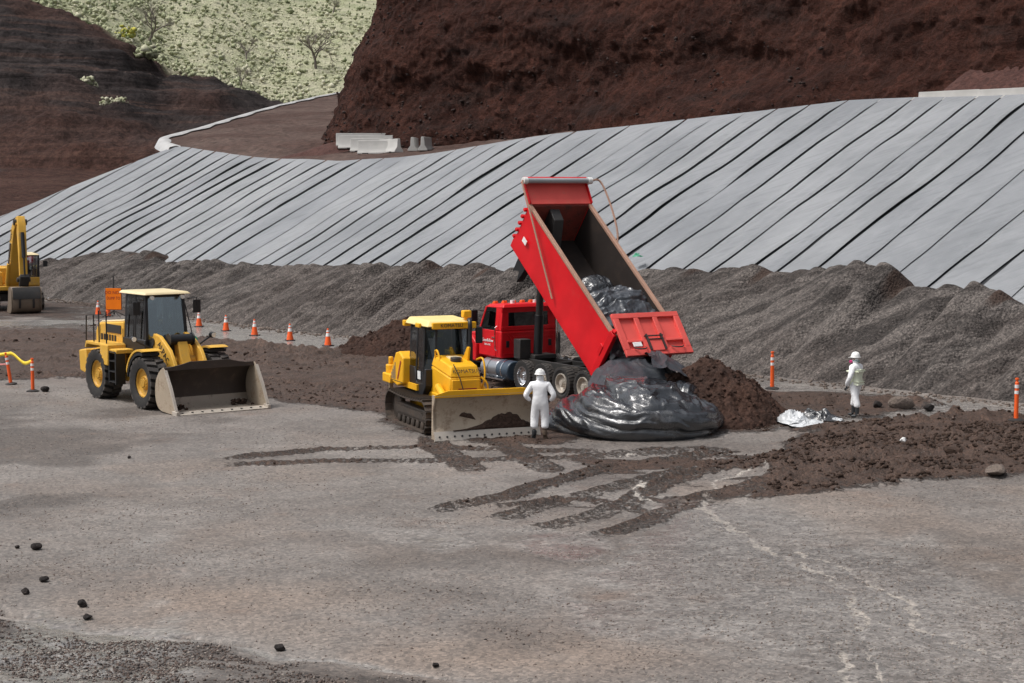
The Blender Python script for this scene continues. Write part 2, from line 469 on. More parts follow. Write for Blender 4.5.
# ================================================================== GROUND
def ground_material():
    b = NB('ground_mix')
    mud, wet, tan, pale, dark = (b.attr(k) for k in ('mud', 'wet', 'tan', 'pale', 'dark'))
    co = b.co
    flat_ = b.stretch(1, 1, 0)
    big = b.noise(.16, 5, .6, flat_); mid = b.noise(1.1, 6, .65, flat_); fine = b.noise(9, 5, .7, flat_)
    st = b.voro(17, 'Color', flat_); std = b.voro(17, 'Distance', flat_); st2 = b.voro(38, 'Color', flat_)
    streak = b.noise(.8, 6, .7, b.stretch(.7, 1.25, 0, (0, 0, .35)), .6)
    g = b.mix(b.ramp(big, .32, .68), (.134, .126, .122), (.190, .180, .174))
    g = b.mix(b.ramp(mid, .42, .70, 0, .35), g, (.245, .234, .227))
    g = b.mix(b.ramp(streak, .48, .66, 0, .45), g, (.105, .093, .087))
    g = b.mix(b.ramp(b.noise(.7, 6, .7, b.stretch(.7, 1.3, 0, (0, 0, -.35))), .54, .7, 0, .28), g, (.26, .246, .236))
    g = b.mix(b.ramp(b.noise(.3, 4, .6, flat_), .45, .66, 0, .45), g, (.158, .132, .117))
    g = b.mix(b.ramp(b.noise(.45, 4, .6, b.stretch(1, 1, 0, (0, 0, 1))), .52, .68, 0, .6), g, (.118, .108, .104))
    g = b.mix(b.math('MULTIPLY', tan, b.ramp(mid, .25, .6, .5, 1)), g, (.220, .178, .150))
    g = b.mix(dark, g, b.mix(b.ramp(fine, .4, .65), (.042, .037, .035), (.092, .079, .073)))
    m = b.mix(b.ramp(mid, .3, .65), (.042, .0240, .0168), (.082, .049, .0355))
    m = b.mix(b.ramp(fine, .5, .72, 0, .7), m, (.112, .079, .062))
    mm = b.ramp(b.math('ADD', mud, b.math('ADD', b.math('MULTIPLY', b.math('SUBTRACT', fine, .5), 1.3), b.math('MULTIPLY', b.math('SUBTRACT', b.noise(2.4, 5, .7, flat_), .5), .8))), .26, .66)
    g = b.mix(b.math('MULTIPLY', b.ramp(wet, .25, .9, 0, .5), b.ramp(big, .3, .6, .4, 1)), g, (.245, .247, .25))  # wet areas paled: silt tone plus sky reflection put into the colour
    g = b.mix(b.ramp(b.noise(.55, 5, .65, b.stretch(1, 1, 0, (0, 0, 2))), .56, .72, 0, .45), g, (.150, .108, .088))
    c = b.mix(mm, g, m)
    silt_sheen = b.ramp(b.noise(3.0, 8, .78, b.stretch(.7, 1.1, 0, (0, 0, .5)), 1.2), .45, .60)
    c = b.mix(b.math('MULTIPLY', b.ramp(wet, .3, .8, 0, .5), silt_sheen), c, (.37, .365, .36))  # lacy pale silt that also carries a painted sky sheen
    c = b.mix(b.ramp(b.math('ADD', pale, b.math('MULTIPLY', b.math('SUBTRACT', b.noise(5, 6, .75, flat_), .5), 2.2)), .42, .72), c, (.37, .355, .335))
    sp = b.mix(b.bw(st), (.42, .41, .40), (1.62, 1.54, 1.46))
    sp2 = b.mix(b.bw(st2), (.66, .65, .64), (1.34, 1.30, 1.26))
    spk = b.mix(1.0, b.mix(1.0, c, sp, 'MULTIPLY'), sp2, 'MULTIPLY')
    c = b.mix(.72, c, spk)
    ww = b.ramp(b.math('ADD', wet, b.math('MULTIPLY', b.math('SUBTRACT', streak, .5), .9)), .35, .85)
    c = b.mix(b.math('MULTIPLY', ww, .2), c, b.mix(1.0, c, (.45, .46, .48), 'MULTIPLY'))
    b.set('Base Color', c)
    b.set('Roughness', b.ramp(ww, 0, 1, .66, .26))
    b.set('Specular IOR Level', .5)
    h = b.math('ADD', b.math('MULTIPLY', fine, .6), b.math('MULTIPLY', std, -.35))
    h = b.math('MULTIPLY', h, b.ramp(ww, 0, 1, 1.0, .16))
    pv = b.bump(h, .5, .032)
    b.bump(b.math('MULTIPLY', b.math('ADD', b.noise(5, 6, .7, flat_), b.math('MULTIPLY', b.noise(16, 4, .7, flat_), .6)), b.ramp(mm, 0, 1, 0, 1)), .9, .14, pv)
ground_material()

# ground-plane outlines of the muddy, wet and pale places (metres)
MUD_R = [(4.9, 36.6), (6.3, 37.6), (8.7, 39.0), (10.9, 39.2), (12.1, 40.0), (16, 43), (17, 47), (14.2, 49.3), (12.8, 49.6), (10.8, 48.1), (8.6, 46.6), (6.9, 44.4), (5.6, 40.4)]
MUD_C = [(.6, 36.6), (2.2, 40.2), (1.0, 42.4), (2.0, 44.0), (6.7, 44.2), (7.0, 43.0), (5.2, 37.7), (3.7, 34.6), (1.8, 33.4)]
MUD_L = [(-34, 60), (-19, 58.4), (-16.9, 59.4), (-14.6, 60.0), (-12, 57.8), (-9.2, 55.6), (-6.6, 52.6), (-3.9, 50.7), (-3.2, 47.0), (-1.0, 44.9), (1.3, 44.6), (3.0, 49.0), (4.5, 57), (1.6, 62), (-3.3, 70), (-5.4, 71), (-7.3, 69), (-11.4, 72.6), (-17, 77.2), (-22.7, 82), (-34, 84)]
MUD_P = [(3.8, 46.6), (5.0, 45.6), (7.8, 47), (10.9, 50.3), (12.8, 52.5), (12.6, 55), (11.3, 55.4), (9.3, 56), (7.6, 56.6), (6.2, 56), (5.0, 49)]
WET_L = [(-36, 84), (-23, 86), (-15.9, 85.6), (-11.6, 80), (-7.9, 76), (-5.0, 74.0), (-4.9, 70), (-7.1, 68.6), (-10.2, 71), (-13.8, 75.3), (-19, 80), (-25, 80)]
WET_R = [(6.7, 62), (9.1, 58), (12.2, 55.4), (16, 51), (16, 48.6), (13, 49.4), (11, 51.2), (13, 53.2), (11, 55), (8, 56.8), (5.6, 60)]
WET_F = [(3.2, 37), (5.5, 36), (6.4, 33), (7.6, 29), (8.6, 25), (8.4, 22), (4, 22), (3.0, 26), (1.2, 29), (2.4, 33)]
WET_C = [(3.6, 45.8), (6.5, 46.2), (10.4, 48.6), (12, 51), (10, 50.2), (7.4, 48.2), (5.5, 45)]
TRACKS = [  # (polyline, width, depth)
    ([(-7.37, 41.59), (-6.18, 42.53), (-4.82, 43.4), (-2.84, 43.9), (-2.09, 44.0), (.2, 43.5), (2.69, 43.3), (5, 44)], .5, .06),
    ([(-7.38, 40.99), (-5.53, 41.29), (-3.66, 41.75), (-1.73, 41.7), (1.17, 42.3), (3.74, 43.2), (5.5, 43.4)], .5, .06),
    ([(-1.89, 34.69), (-1.04, 35.84), (-.17, 36.65), (.53, 38.0), (1.36, 39.5), (2.13, 40.5), (3.61, 42.0), (5.22, 43.2)], .5, .07),
    ([(-.55, 33.85), (.26, 35.06), (1.18, 36.49), (2.15, 37.96), (2.88, 39.01), (4.18, 40.69), (6.11, 42.4)], .5, .07),
    ([(-.13, 32.96), (.95, 33.75), (1.84, 34.9), (2.5, 36.25), (3.07, 37.96), (4.43, 40.3), (6.04, 42.0)], .55, .07),
    ([(1.18, 32.3), (2.01, 33.06), (2.7, 34.12), (3.12, 35.06), (4.08, 37.0), (4.91, 37.96), (6.58, 39.56)], .45, .06),
    ([(-.9, 35.6), (.2, 35.9), (1.0, 36.5), (1.8, 36.4), (2.6, 35.0)], .35, .05),
    ([(-2.14, 46.5), (-1.92, 43.91), (-.95, 40.4)], .62, .05),
    ([(-.37, 46.0), (-.21, 44.53), (.89, 40.5)], .62, .05),
    ([(5.0, 40.6), (8, 41.6), (11, 43.6), (15, 46)], .55, .09),
    ([(5.6, 38.9), (8.6, 40.1), (11.4, 41.9), (15, 44)], .55, .09),
    ([(-34, 64), (-20, 66), (-8, 64), (0, 60)], .7, .10),
    ([(-34, 68), (-20, 69.5), (-8, 66.5), (-1, 62.5)], .7, .10),
    ([(-34, 73), (-22, 74.5), (-12, 70.5), (-5, 66.5)], .7, .10),
    ([(-33, 62), (-19, 61), (-10, 59.2), (-3, 55.5)], .7, .10),
    ([(-33, 78), (-24, 78.5), (-16, 74.5), (-9, 69.2)], .7, .10),
]
PALE = [([(6.19, 41.6), (4.72, 39.3), (3.9, 35.9), (4.33, 32.8), (4.93, 30.5), (5.45, 28.6), (5.45, 26.6), (4.86, 25.0), (4.35, 22)], .17),
        ([(5.21, 31.2), (5.83, 29.7), (6.21, 27.5), (6.08, 25.9), (6.47, 24.8), (6.82, 24), (6.68, 21)], .16),
        ([(5.3, 26), (5.08, 25.05), (5.04, 22)], .07), ([(2.9, 39.2), (2.6, 37.4), (2.95, 36.4)], .22), ([(4.6, 43.4), (3.6, 43.0), (2.7, 42.6)], .09)]
FG_LINE = [(-14, 30.2), (-8.45, 27.3), (-7.03, 26.7), (-5.46, 25.9), (-3.82, 25.0), (-2.29, 24.2), (.63, 22.4), (5, 19)]

def ground_fields(X, Y):
    wx = X + .5 * fbm(X * .6, Y * .6, 3, 5); wy = Y + .7 * fbm(X * .6, Y * .6, 3, 9)
    def blob(p, s0=.6): return smooth(-s0, s0, poly_sd(wx, wy, p))
    mR, mC, mL, mP = blob(MUD_R, .55), blob(MUD_C, 1.0) * .8, blob(MUD_L, .5), blob(MUD_P, .5) * .8
    mud = np.maximum.reduce([mR, mC, mL, mP])
    patch = smooth(-.25, .35, fbm(X * .35, Y * .8, 4, 77))
    mud = mud * np.where(mC >= mud - 1e-6, patch * .9 + .1, .75 + .25 * patch)
    z = .035 * fbm(X * .12, Y * .12, 3, 1) + .012 * fbm(X * .9, Y * .9, 3, 2)
    rough_ = fbm(X * 2.3, Y * 2.3, 4, 31)
    z = z + mR * (.10 + .10 * fbm(X * .5, Y * .5, 3, 8) + .11 * rough_ + .05 * fbm(X * 7, Y * 7, 2, 38)) + mL * (.05 + .075 * rough_ + .05 * fbm(X * .8, Y * .8, 3, 36)) + mC * .03 * rough_ + mP * (.05 + .06 * rough_)
    # low crumbly windrow along the edge of the haul track, and one by the worker
    d, al, sd_ = seg_dist(wx, wy, [(-13, 73.6), (-7.5, 68.2), (-5.5, 69.5)])
    rid = np.exp(-(d / .45) ** 2); z = z + rid * (.22 + .12 * rough_); mud = np.maximum(mud, rid)
    d, al, sd_ = seg_dist(wx, wy, [(8.2, 53.5), (10.3, 52.9), (11.8, 52.9), (12.4, 52.3)])
    rid = np.exp(-(d / .4) ** 2); z = z + rid * (.16 + .14 * rough_); mud = np.maximum(mud, rid)
    d, al, sd_ = seg_dist(wx, wy, [(8.0, 46.4), (10.2, 47.9), (12, 48.8), (14, 48.6)])
    rid = np.exp(-(d / .45) ** 2); z = z + rid * (.18 + .14 * rough_); mud = np.maximum(mud, rid)
    # wheel ruts and crawler prints with cleat marks
    for pts, wd, dep in TRACKS:
        d, al, sd_ = seg_dist(X + .08 * fbm(X, Y, 2, 3), Y + .1 * fbm(X, Y, 2, 4), pts)
        m = smooth(wd * .72, wd * .45, d + .10 * fbm(X * 3, Y * 3, 2, 6))
        ends = smooth(0, 1.2, al)
        patch_ = .68 + .32 * smooth(-.5, .15, fbm(al * .35, al * 0 + pts[0][0], 3, int(wd * 100) + int(dep * 1000)))
        m = m * ends * patch_
        cleat = .5 + .5 * np.cos(al * 2 * math.pi / .22)
        lip = np.exp(-((d - wd * .56) / .09) ** 2) * ends * patch_ * (al < sum(math.hypot(q1[0] - q0[0], q1[1] - q0[1]) for q0, q1 in zip(pts[:-1], pts[1:])) - .02)
        z = z - m * dep * .9 * cleat + lip * dep * .8 * (1 + .8 * rough_) + m * dep * .25
        mud = np.maximum(mud, np.maximum(m * (.42 + .34 * cleat), lip * .62))
    pale = np.zeros_like(X)
    for pts, wd in PALE:
        d, al, _ = seg_dist(X + .22 * fbm(X * 2, Y * 2, 3, 13), Y + .35 * fbm(X * 2, Y * 2, 3, 14), pts)
        brk = smooth(-.35, .15, fbm(X * 1.6, Y * 1.6, 3, 21))
        pale = np.maximum(pale, smooth(wd * .8, wd * .05, d) * (.45 + .55 * brk))
        z = z - .02 * smooth(wd * 1.8, 0, d)
    mud = mud * (1 - .8 * pale)
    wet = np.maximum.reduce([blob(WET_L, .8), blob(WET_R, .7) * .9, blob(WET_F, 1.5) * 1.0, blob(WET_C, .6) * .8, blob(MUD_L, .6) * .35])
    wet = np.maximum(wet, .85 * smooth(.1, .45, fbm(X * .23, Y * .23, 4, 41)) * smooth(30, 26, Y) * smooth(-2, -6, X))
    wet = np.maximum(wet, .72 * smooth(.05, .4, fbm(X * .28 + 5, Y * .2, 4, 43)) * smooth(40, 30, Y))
    tan = smooth(2.6, .4, np.hypot((X + 4.6) / 1.6, (Y - 27.6) / .8)) * .6
    tan = np.maximum(tan, smooth(2.4, .3, np.hypot((X - .2) / 1.5, (Y - 24.2) / .8)) * .75)
    tan = np.maximum(tan, .35 * smooth(.1, .5, fbm(X * .3, Y * .3, 3, 52)) * smooth(48, 40, Y))
    # foreground toe: a low dark crumbly bank running along the lower edge of the pad
    d, al, sd_ = seg_dist(wx, wy, FG_LINE)
    near = d * np.where(sd_ < 0, 1, -1)
    fg = smooth(-.1, .8, near)
    z = z + fg * (.05 + .05 * near.clip(0, 4) + .05 * fbm(X * 1.4, Y * 1.4, 4, 61))
    grv = np.exp(-((near - .45) / .28) ** 2); z = z - .07 * grv
    dark = np.maximum(fg * smooth(-.75, -.1, fbm(X * .5, Y * .9, 4, 66)) * smooth(.7, 1.2, near), .0)
    crease = np.exp(-((near - .1 + .35 * fbm(X * .5, Y * .5, 2, 8)) / .06) ** 2) * smooth(-.2, .2, fbm(X * .7, Y * .7, 2, 18)) * smooth(0, -4, X)
    crease = np.maximum(crease, np.exp(-((near - .5 + .3 * fbm(X * .4, Y * .4, 2, 28)) / .05) ** 2) * smooth(-.1, .3, fbm(X * .6, Y * .6, 2, 38)) * smooth(2, -3, X))
    z = z - .12 * crease; dark = np.maximum(dark, crease)
    dark = np.maximum(dark, .7 * smooth(.02, .45, fbm(X * .35, Y * .35, 3, 71)) * smooth(-6.5, -9.5, X) * smooth(58, 50, Y))
    dark = np.maximum(dark, .4 * smooth(0, .5, fbm(X * .35 + 9, Y * .35, 3, 72)))
    wet = np.maximum(wet, .8 * grv * smooth(2, -2, X))
    mud = np.maximum(mud, .62 * smooth(74, 80, Y) * smooth(-15, -19, X) * smooth(-.5, .2, fbm(X * .2, Y * .3, 4, 88)))
    far = smooth(115, 95, Y) * smooth(45, 36, np.abs(X))
    return z * far, mud, wet, tan, pale, dark

ya = 20.5 * np.exp(np.linspace(0, math.log(112 / 20.5), 640))
yb = np.concatenate([[-900, -300, -100, -40, -10, 5, 12, 17, 19.3], ya, [116, 122, 135, 160, 220, 400, 900]])
aa = np.linspace(-.345, .345, 600)
ab = np.concatenate([[-30, -12, -5, -2, -1, -.6, -.42], aa, [.42, .6, 1, 2, 5, 12, 30]])
YY, AA = np.meshgrid(yb, ab, indexing='ij')
XX = AA * (np.maximum(YY, 20) + 6)
ZZ, mud, wet, tan, pale, dark = ground_fields(XX, YY)
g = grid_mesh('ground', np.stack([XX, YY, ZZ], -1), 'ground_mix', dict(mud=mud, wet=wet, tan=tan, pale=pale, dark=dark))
tag(g, 'wet grey gravel pad with brown mud and tracks', None, None, 'structure')

def gz(x, y):
    r = ground_fields(np.array([[float(x)]]), np.array([[float(y)]]))[0]
    return float(r[0, 0])

# ================================================================== LINED SLOPE
TOE = np.array([(24, 44.5), (16.95, 51.85), (15.0, 54.0), (12.3, 57.2), (9.54, 60.3), (6.85, 63.8), (1.12, 69.5), (-5.68, 75.5), (-8.15, 78.3), (-12.01, 83.1),
                (-15.78, 88.2), (-20.92, 95.5), (-26.98, 103.6), (-32.0, 109.5), (-37.53, 115.4), (-44, 122), (-52, 130)], float)
_s = np.r_[0, np.cumsum(np.hypot(*np.diff(TOE, axis=0).T))]
_td = np.arange(-14, 116, .5)
_tx = np.interp(_td, _s, TOE[:, 0]); _ty = np.interp(_td, _s, TOE[:, 1])
_tx = np.where(_td < 0, 24 - _td * .69, _tx); _ty = np.where(_td < 0, 44.5 + _td * .72, _ty)
_k = np.ones(13) / 13
_tx = np.r_[_tx[:6], np.convolve(_tx, _k, 'valid'), _tx[-6:]]; _ty = np.r_[_ty[:6], np.convolve(_ty, _k, 'valid'), _ty[-6:]]
CRT = np.array([-14, 0, 6, 12, 18, 24, 30, 36, 42, 48, 54, 60, 66, 72, 78, 84, 90, 96, 97.5, 102, 107, 116])
CRU = np.array([19, 19.65, 20.1, 20.45, 20.8, 21.1, 21.3, 21.3, 20.45, 19.4, 18.5, 17.65, 16.6, 16.15, 16.55, 17.15, 17.95, 18.85, 18.9, 11.65, 3.6, 2.0])
NX, NY, SL = .77, .64, .5
NRM = np.array([-NX * SL, -NY * SL, 1.0]); NRM /= np.linalg.norm(NRM)
def ucrest(t): return np.interp(t, CRT, CRU)
def slope(t, u, h=0.0):
    t = np.asarray(t, float); u = np.asarray(u, float)
    x = np.interp(t, _td, _tx) + NX * u; y = np.interp(t, _td, _ty) + NY * u; z = SL * u - .05
    sag = .25 * fbm(t * .09, u * .12, 2, 91)
    hh = np.asarray(h) + sag
    return np.stack([x + NRM[0] * hh, y + NRM[1] * hh, z + NRM[2] * hh], -1)

b = NB('liner_fabric')
fold_dir = math.atan2(NY, NX)
fco = b.stretch(.28, 5.0, .28, (0, 0, -fold_dir))
n1 = b.noise(1.0, 5, .6, fco); n2 = b.noise(3.0, 4, .6, fco); n3 = b.noise(.22, 4, .6); n4 = b.noise(1.7, 5, .7)
tone = b.attr('tone')
c = b.mix(b.ramp(n3, .35, .65), (.208, .218, .231), (.262, .272, .286))
c = b.mix(b.ramp(n1, .45, .75, 0, .45), c, (.150, .158, .168))
c = b.mix(b.ramp(n4, .5, .75, 0, .3), c, (.30, .308, .318))
c = b.mix(tone, c, b.mix(1.0, c, (.84, .85, .87), 'MULTIPLY'))
b.set('Base Color', c); b.set('Roughness', .72); b.set('Specular IOR Level', .35)
b.bump(b.math('ADD', n1, b.math('MULTIPLY', n2, .4)), .5, .12)
paint('black_membrane', (.014, .015, .018), .45, .2, (.05, .048, .046))
paint('strip_edge_white', (.40, .40, .40), .7, .25, (.36, .34, .32))

lin = thing('slope_liner', 'grey fabric liner in overlapping strips with dark seams covering the pit slope', 'slope liner', (0, 0, 0))
tt = np.arange(-13, 107.2, .8); uu = np.linspace(-1.5, 1, 40)
TTg, UU = np.meshgrid(tt, np.linspace(0, 1, 40), indexing='ij')
Vb = slope(TTg, -1 + UU * (ucrest(TTg) + 1), -.02)
grid_mesh('membrane', Vb, 'black_membrane', parent=lin)
t0 = -12.0; seams = []
k = 0
while t0 < 106.5:
    wdt = (1.75 + .42 * float(smooth(42, 66, t0))) + rng.normal(0, .2)
    t1 = t0 + wdt
    gap = (.09 + .11 * rng.random()) * (1.0 if rng.random() < .7 else .15) * (1.0 + .6 * float(smooth(40, 70, t0)))
    lift = .05 + .07 * rng.random()
    nu, nv = 60, 12
    U, Vv = np.meshgrid(np.linspace(0, 1, nu + 1), np.linspace(0, 1, nv + 1), indexing='ij')
    edge_n = fbm(U * 4, U * 0 + k * 3.3, 3, 200) * .15 + fbm(U * 14, U * 0 + k * 7.1, 2, 201) * .07
    a = t0 + gap * (1 + 1.0 * fbm(U * 5, U * 0 + k * 1.7, 2, 202)) + edge_n * .8
    e2 = t1 + .05 + (fbm(U * 4, U * 0 + (k + 1) * 3.3, 3, 200) * .15 + fbm(U * 14, U * 0 + (k + 1) * 7.1, 2, 201) * .07) * .8
    T = a + (e2 - a) * Vv
    hgt = .015 + lift * (1 - smooth(0, .35, Vv)) * (1 + .8 * fbm(U * 7, Vv * 0 + k, 2, 204)) + .03 * np.sin(Vv * math.pi) + .018 * np.sin(Vv * 14 + 4 * fbm(U * 2, Vv + k, 2, 207)) * (1 + fbm(U * 4, Vv * 2 + k, 2, 205)) - .03 * smooth(.8, 1, Vv)
    hgt = np.where(Vv < .02, hgt * .55, hgt)
    hgt = hgt * (1 - .9 * smooth(.93, 1, U))
    uc = ucrest(T) + .22 + .05 * fbm(T * .25, T * 0, 2, 206)
    PV = slope(T, -1 + U * (uc + 1), np.maximum(hgt, .006))
    tone_ = np.full(U.shape, rng.random() * .9)
    s_ = grid_mesh('liner_strip', PV, 'liner_fabric', dict(tone=tone_), parent=lin, flip=False)
    t0 = t1; k += 1

# bench behind the crest, turning into the haul road that climbs away behind the cliff
def crest(t): return slope(t, ucrest(t))
EDGE = [(-25.0, 129.6, 9.4), (-26.8, 135, 10.2), (-26.0, 147, 11.4), (-25.4, 160, 12.7), (-24.3, 178, 14.5), (-22.7, 192, 15.9), (-20.7, 206, 17.3), (-15, 225, 19), (-2, 245, 21)]
ED = [tuple(p) for p in catmull(EDGE, 6)]
tf = np.arange(-13, 97.3, 1.2)
Fp = [tuple(crest(t)) for t in tf] + ED[1:]
Bp = []
for t in tf:
    c_ = crest(t)
    wgt = smooth(58, 92, t)
    base = c_ + np.array([NX * 16, NY * 16, .5 + 1.9 * float(smooth(46, 64, t))])
    piv = np.array([4., 124., 11.4])
    Bp.append(tuple(base * (1 - wgt) + piv * wgt))
for i, p in enumerate(ED[1:]):
    q = (i + 1) / len(ED)
    Bp.append((4 + 14 * q, 124 + 110 * q, p[2] + .4 + 1.2 * (1 - q)))
Fp, Bp = np.array(Fp), np.array(Bp)
S = np.linspace(0, 1, 60)[None, :, None]
BV = Fp[:, None] * (1 - S) + Bp[:, None] * S
r0 = fbm(BV[..., 0] * .25, BV[..., 1] * .25, 4, 301)
BV[..., 2] += .22 * r0 * smooth(0, .12, S[..., 0]) + .12 * fbm(BV[..., 0] * 1.1, BV[..., 1] * 1.1, 4, 302) * smooth(0, .08, S[..., 0]) - .06
soil('bench_soil', (.060, .036, .030), (.10, .072, .062), (.045, .028, .024), .35, .25)
bo = grid_mesh('bench_road', BV, 'bench_soil')
tag(bo, 'reddish brown dirt road along the top of the slope', None, None, 'structure')
# pale strip of liner folded over the road edge
ev = []
for i, p in enumerate(ED):
    p = Vector(p); d = (Vector(ED[min(i + 1, len(ED) - 1)]) - Vector(ED[max(i - 1, 0)])).normalized()
    nrm = Vector((d.y, -d.x, 0)).normalized()
    wv = .62 - .2 * i / len(ED) + .2 * math.sin(i * 1.7)
    ev.append([p - nrm * .5 + Vector((0, 0, -.5)), p - nrm * .2 + Vector((0, 0, .06)), p + nrm * wv * .5 + Vector((0, 0, .16)), p + nrm * wv + Vector((0, 0, .05))])
grid_mesh('folded_edge_strip', np.array([[tuple(q) for q in r] for r in ev]), 'strip_edge_white', parent=lin)

# ================================================================== GRAVEL BLANKET
b = NB('gravel_bank')
rco = b.stretch(.22, 1.7, .22, (0, 0, -fold_dir))
n1 = b.noise(1.0, 6, .65, rco); n2 = b.noise(2.6, 6, .7); v1 = b.voro(13, 'Color'); v2 = b.voro(24, 'Color'); vd = b.voro(11, 'Distance'); n3 = b.noise(.12, 3)
c = b.mix(b.ramp(n1, .41, .60), (.038, .0345, .033), (.104, .096, .091))  # streaks along the ribs paint rib shading into the gravel colour
c = b.mix(b.ramp(n2, .55, .75, 0, .5), c, (.145, .135, .129))
c = b.mix(b.ramp(n3, .4, .6, 0, .35), c, (.072, .061, .056))
c = b.mix(.8, c, b.mix(1.0, b.mix(1.0, c, b.mix(b.bw(v1), (.35, .34, .34), (1.8, 1.72, 1.68)), 'MULTIPLY'), b.mix(b.bw(v2), (.6, .6, .6), (1.45, 1.42, 1.4)), 'MULTIPLY'))
c = b.mix(b.ramp(b.attr('cutface'), .3, .7, 0, .85), c, (.05, .031, .024))
b.set('Base Color', c); b.set('Roughness', .93); b.set('Specular IOR Level', .25)
b.bump(b.math('ADD', b.math('MULTIPLY', n2, .8), b.math('MULTIPLY', vd, -.7)), .8, .11)
tg = np.arange(-9, 94, .11); ug = np.linspace(0, 1, 96)
TG, VG = np.meshgrid(tg, ug, indexing='ij')
UGT = np.array([-9, 0, 9, 13, 16, 18.5, 21, 26, 30, 36, 42, 48, 54, 60, 66, 72, 78, 82, 86, 90, 94]); UGU = np.array([5.6, 5.4, 5.2, 5.0, 5.6, 5.9, 6.0, 6.5, 6.3, 6.0, 5.7, 5.5, 5.3, 5.2, 5.1, 4.9, 4.9, 4.6, 3.4, 1.6, .3])
ROWS = [(-9, 5.5), (1, 5.5), (7.5, 5.2), (11.2, 5.0), (14.9, 5.9), (19, 6.35), (26.2, 6.0), (29.5, 5.8), (34, 5.7)]
bnd = [-9, -3, 2, 6.5, 11.5, 15.6, 20.3, 27.0, 30.5, 34]
while bnd[-1] < 94: bnd.append(bnd[-1] + rng.choice([2.2, 3.5, 5.5, 8.0]) * rng.uniform(.8, 1.25))
rowoff = rng.normal(0, .28, len(bnd)); rowoff[:9] = [0, .1, -.1, .1, -.1, .15, .4, .1, .05]
bnd = np.array(bnd)
tw = TG + .25 * fbm(VG * 4, TG * .15, 2, 401)
ri = np.clip(np.searchsorted(bnd, tw) - 1, 0, len(bnd) - 2)
loc = tw - bnd[ri]; wid = bnd[ri + 1] - bnd[ri]
rowamp = np.clip(.15 + np.abs(rng.normal(0, .45, len(bnd))), .1, 1.1); rowamp[:9] = [.2, .25, .35, .35, .4, .75, 1.25, .6, .5]
step = smooth(0, .5, loc) * (1 - smooth(.15, 1, loc / wid)) * rowamp[ri]       # steep near face, easing off behind
ub = np.interp(TG, UGT, UGU) + (rowoff[ri] * smooth(0, .9, loc) * (1 - .6 * smooth(.5, 1, loc / wid))) + .16 * fbm(TG * .6, TG * 0, 3, 402)
ulo = -1.3 + .5 * fbm(TG * .5, TG * 0 + 4, 3, 403)
U_ = ulo + (ub - ulo) * VG ** .85
prof = smooth(-1.5, .9, U_) * smooth(0, .9, (ub - U_))
taper = smooth(94, 84, TG)
rib = np.abs(np.sin(tw * 2.3 + 1.1 * fbm(TG * .35, VG * .4, 2, 412)))
thick = (.42 + .40 * (rib ** .6 - .6) * smooth(.0, .4, VG) * (.5 + fbm(TG * .15, VG, 2, 413)) + .62 * step * smooth(.05, .75, VG) + .16 * np.sin(tw * 5.2 + fbm(TG * .3, VG, 2, 410) * 3) * fbm(TG * .2, VG * .5 + 7, 2, 411) + .12 * fbm(TG * .55, U_ * .12, 3, 404) + .12 * fbm(TG * 1.9, U_ * .25, 3, 407) + .05 * fbm(TG * 3.2, U_ * 2.4, 3, 405)) * prof * (.2 + .8 * taper)
PG = slope(TG, U_, thick)
PG[..., 2] -= .35 * (1 - smooth(0, .06, VG)) + .25 * smooth(.97, 1, VG)
cut = smooth(.35, .1, np.abs(loc - .22)) * smooth(.55, .95, VG) * smooth(0, .25, rowoff[ri] + .1)
go = grid_mesh('gravel_bank', PG, 'gravel_bank', dict(cutface=cut))
tag(go, 'dark grey gravel bank pushed up against the lower slope', None, None, 'structure')

# ================================================================== CLIFF
b = NB('cliff_soil')
sc_ = b.stretch(.35, .35, 1.3)
n1 = b.noise(.16, 6, .62); n2 = b.noise(.9, 8, .7); n3 = b.noise(.5, 6, .65, sc_); v = b.voro(1.7, 'Color'); vd = b.voro(1.3, 'Distance'); n5 = b.noise(5, 6, .75)
c = b.mix(b.ramp(n1, .3, .7), (.040, .0155, .0112), (.070, .0280, .0195))
c = b.mix(b.ramp(n3, .5, .72, 0, .75), c, (.024, .016, .0145))
c = b.mix(b.ramp(n2, .58, .78, 0, .55), c, (.070, .034, .026))
c = b.mix(.7, c, b.mix(1.0, c, b.mix(b.bw(v), (.45, .43, .43), (1.55, 1.5, 1.5)), 'MULTIPLY'))
c = b.mix(.6, c, b.mix(1.0, c, b.mix(b.ramp(n5, .3, .7), (.35, .35, .35), (1.75, 1.7, 1.65)), 'MULTIPLY'))
b.set('Base Color', c); b.set('Roughness', .95); b.set('Specular IOR Level', .2)
b.bump(b.math('ADD', b.math('ADD', n2, b.math('MULTIPLY', vd, -.5)), b.math('MULTIPLY', n5, .5)), 1.0, .7)
CB = [(14, 235, 20), (-5, 200, 17), (-11.5, 165, 13.5), (-11.6, 135, 10.9), (-10.5, 123.0, 9.9), (-5.6, 118, 9.9), (1.4, 112.8, 9.6), (10, 105, 9.7), (19, 95.5, 10.2), (27, 88, 10.4), (36, 78, 10.4), (47, 66, 10), (60, 50, 9.6)]
CBp = np.array([tuple(p) for p in catmull(CB, 90)])
dd = np.gradient(CBp, axis=0); dd /= np.linalg.norm(dd[:, :2], axis=1)[:, None]
inw = np.stack([dd[:, 1] * -1, dd[:, 0]], -1)           # towards the hill
sacc = np.r_[0, np.cumsum(np.linalg.norm(np.diff(CBp, axis=0), axis=1))]
hh = np.linspace(0, 1, 210)
SA, HH = np.meshgrid(sacc, hh, indexing='ij')
zz = HH * 34 - 1.0
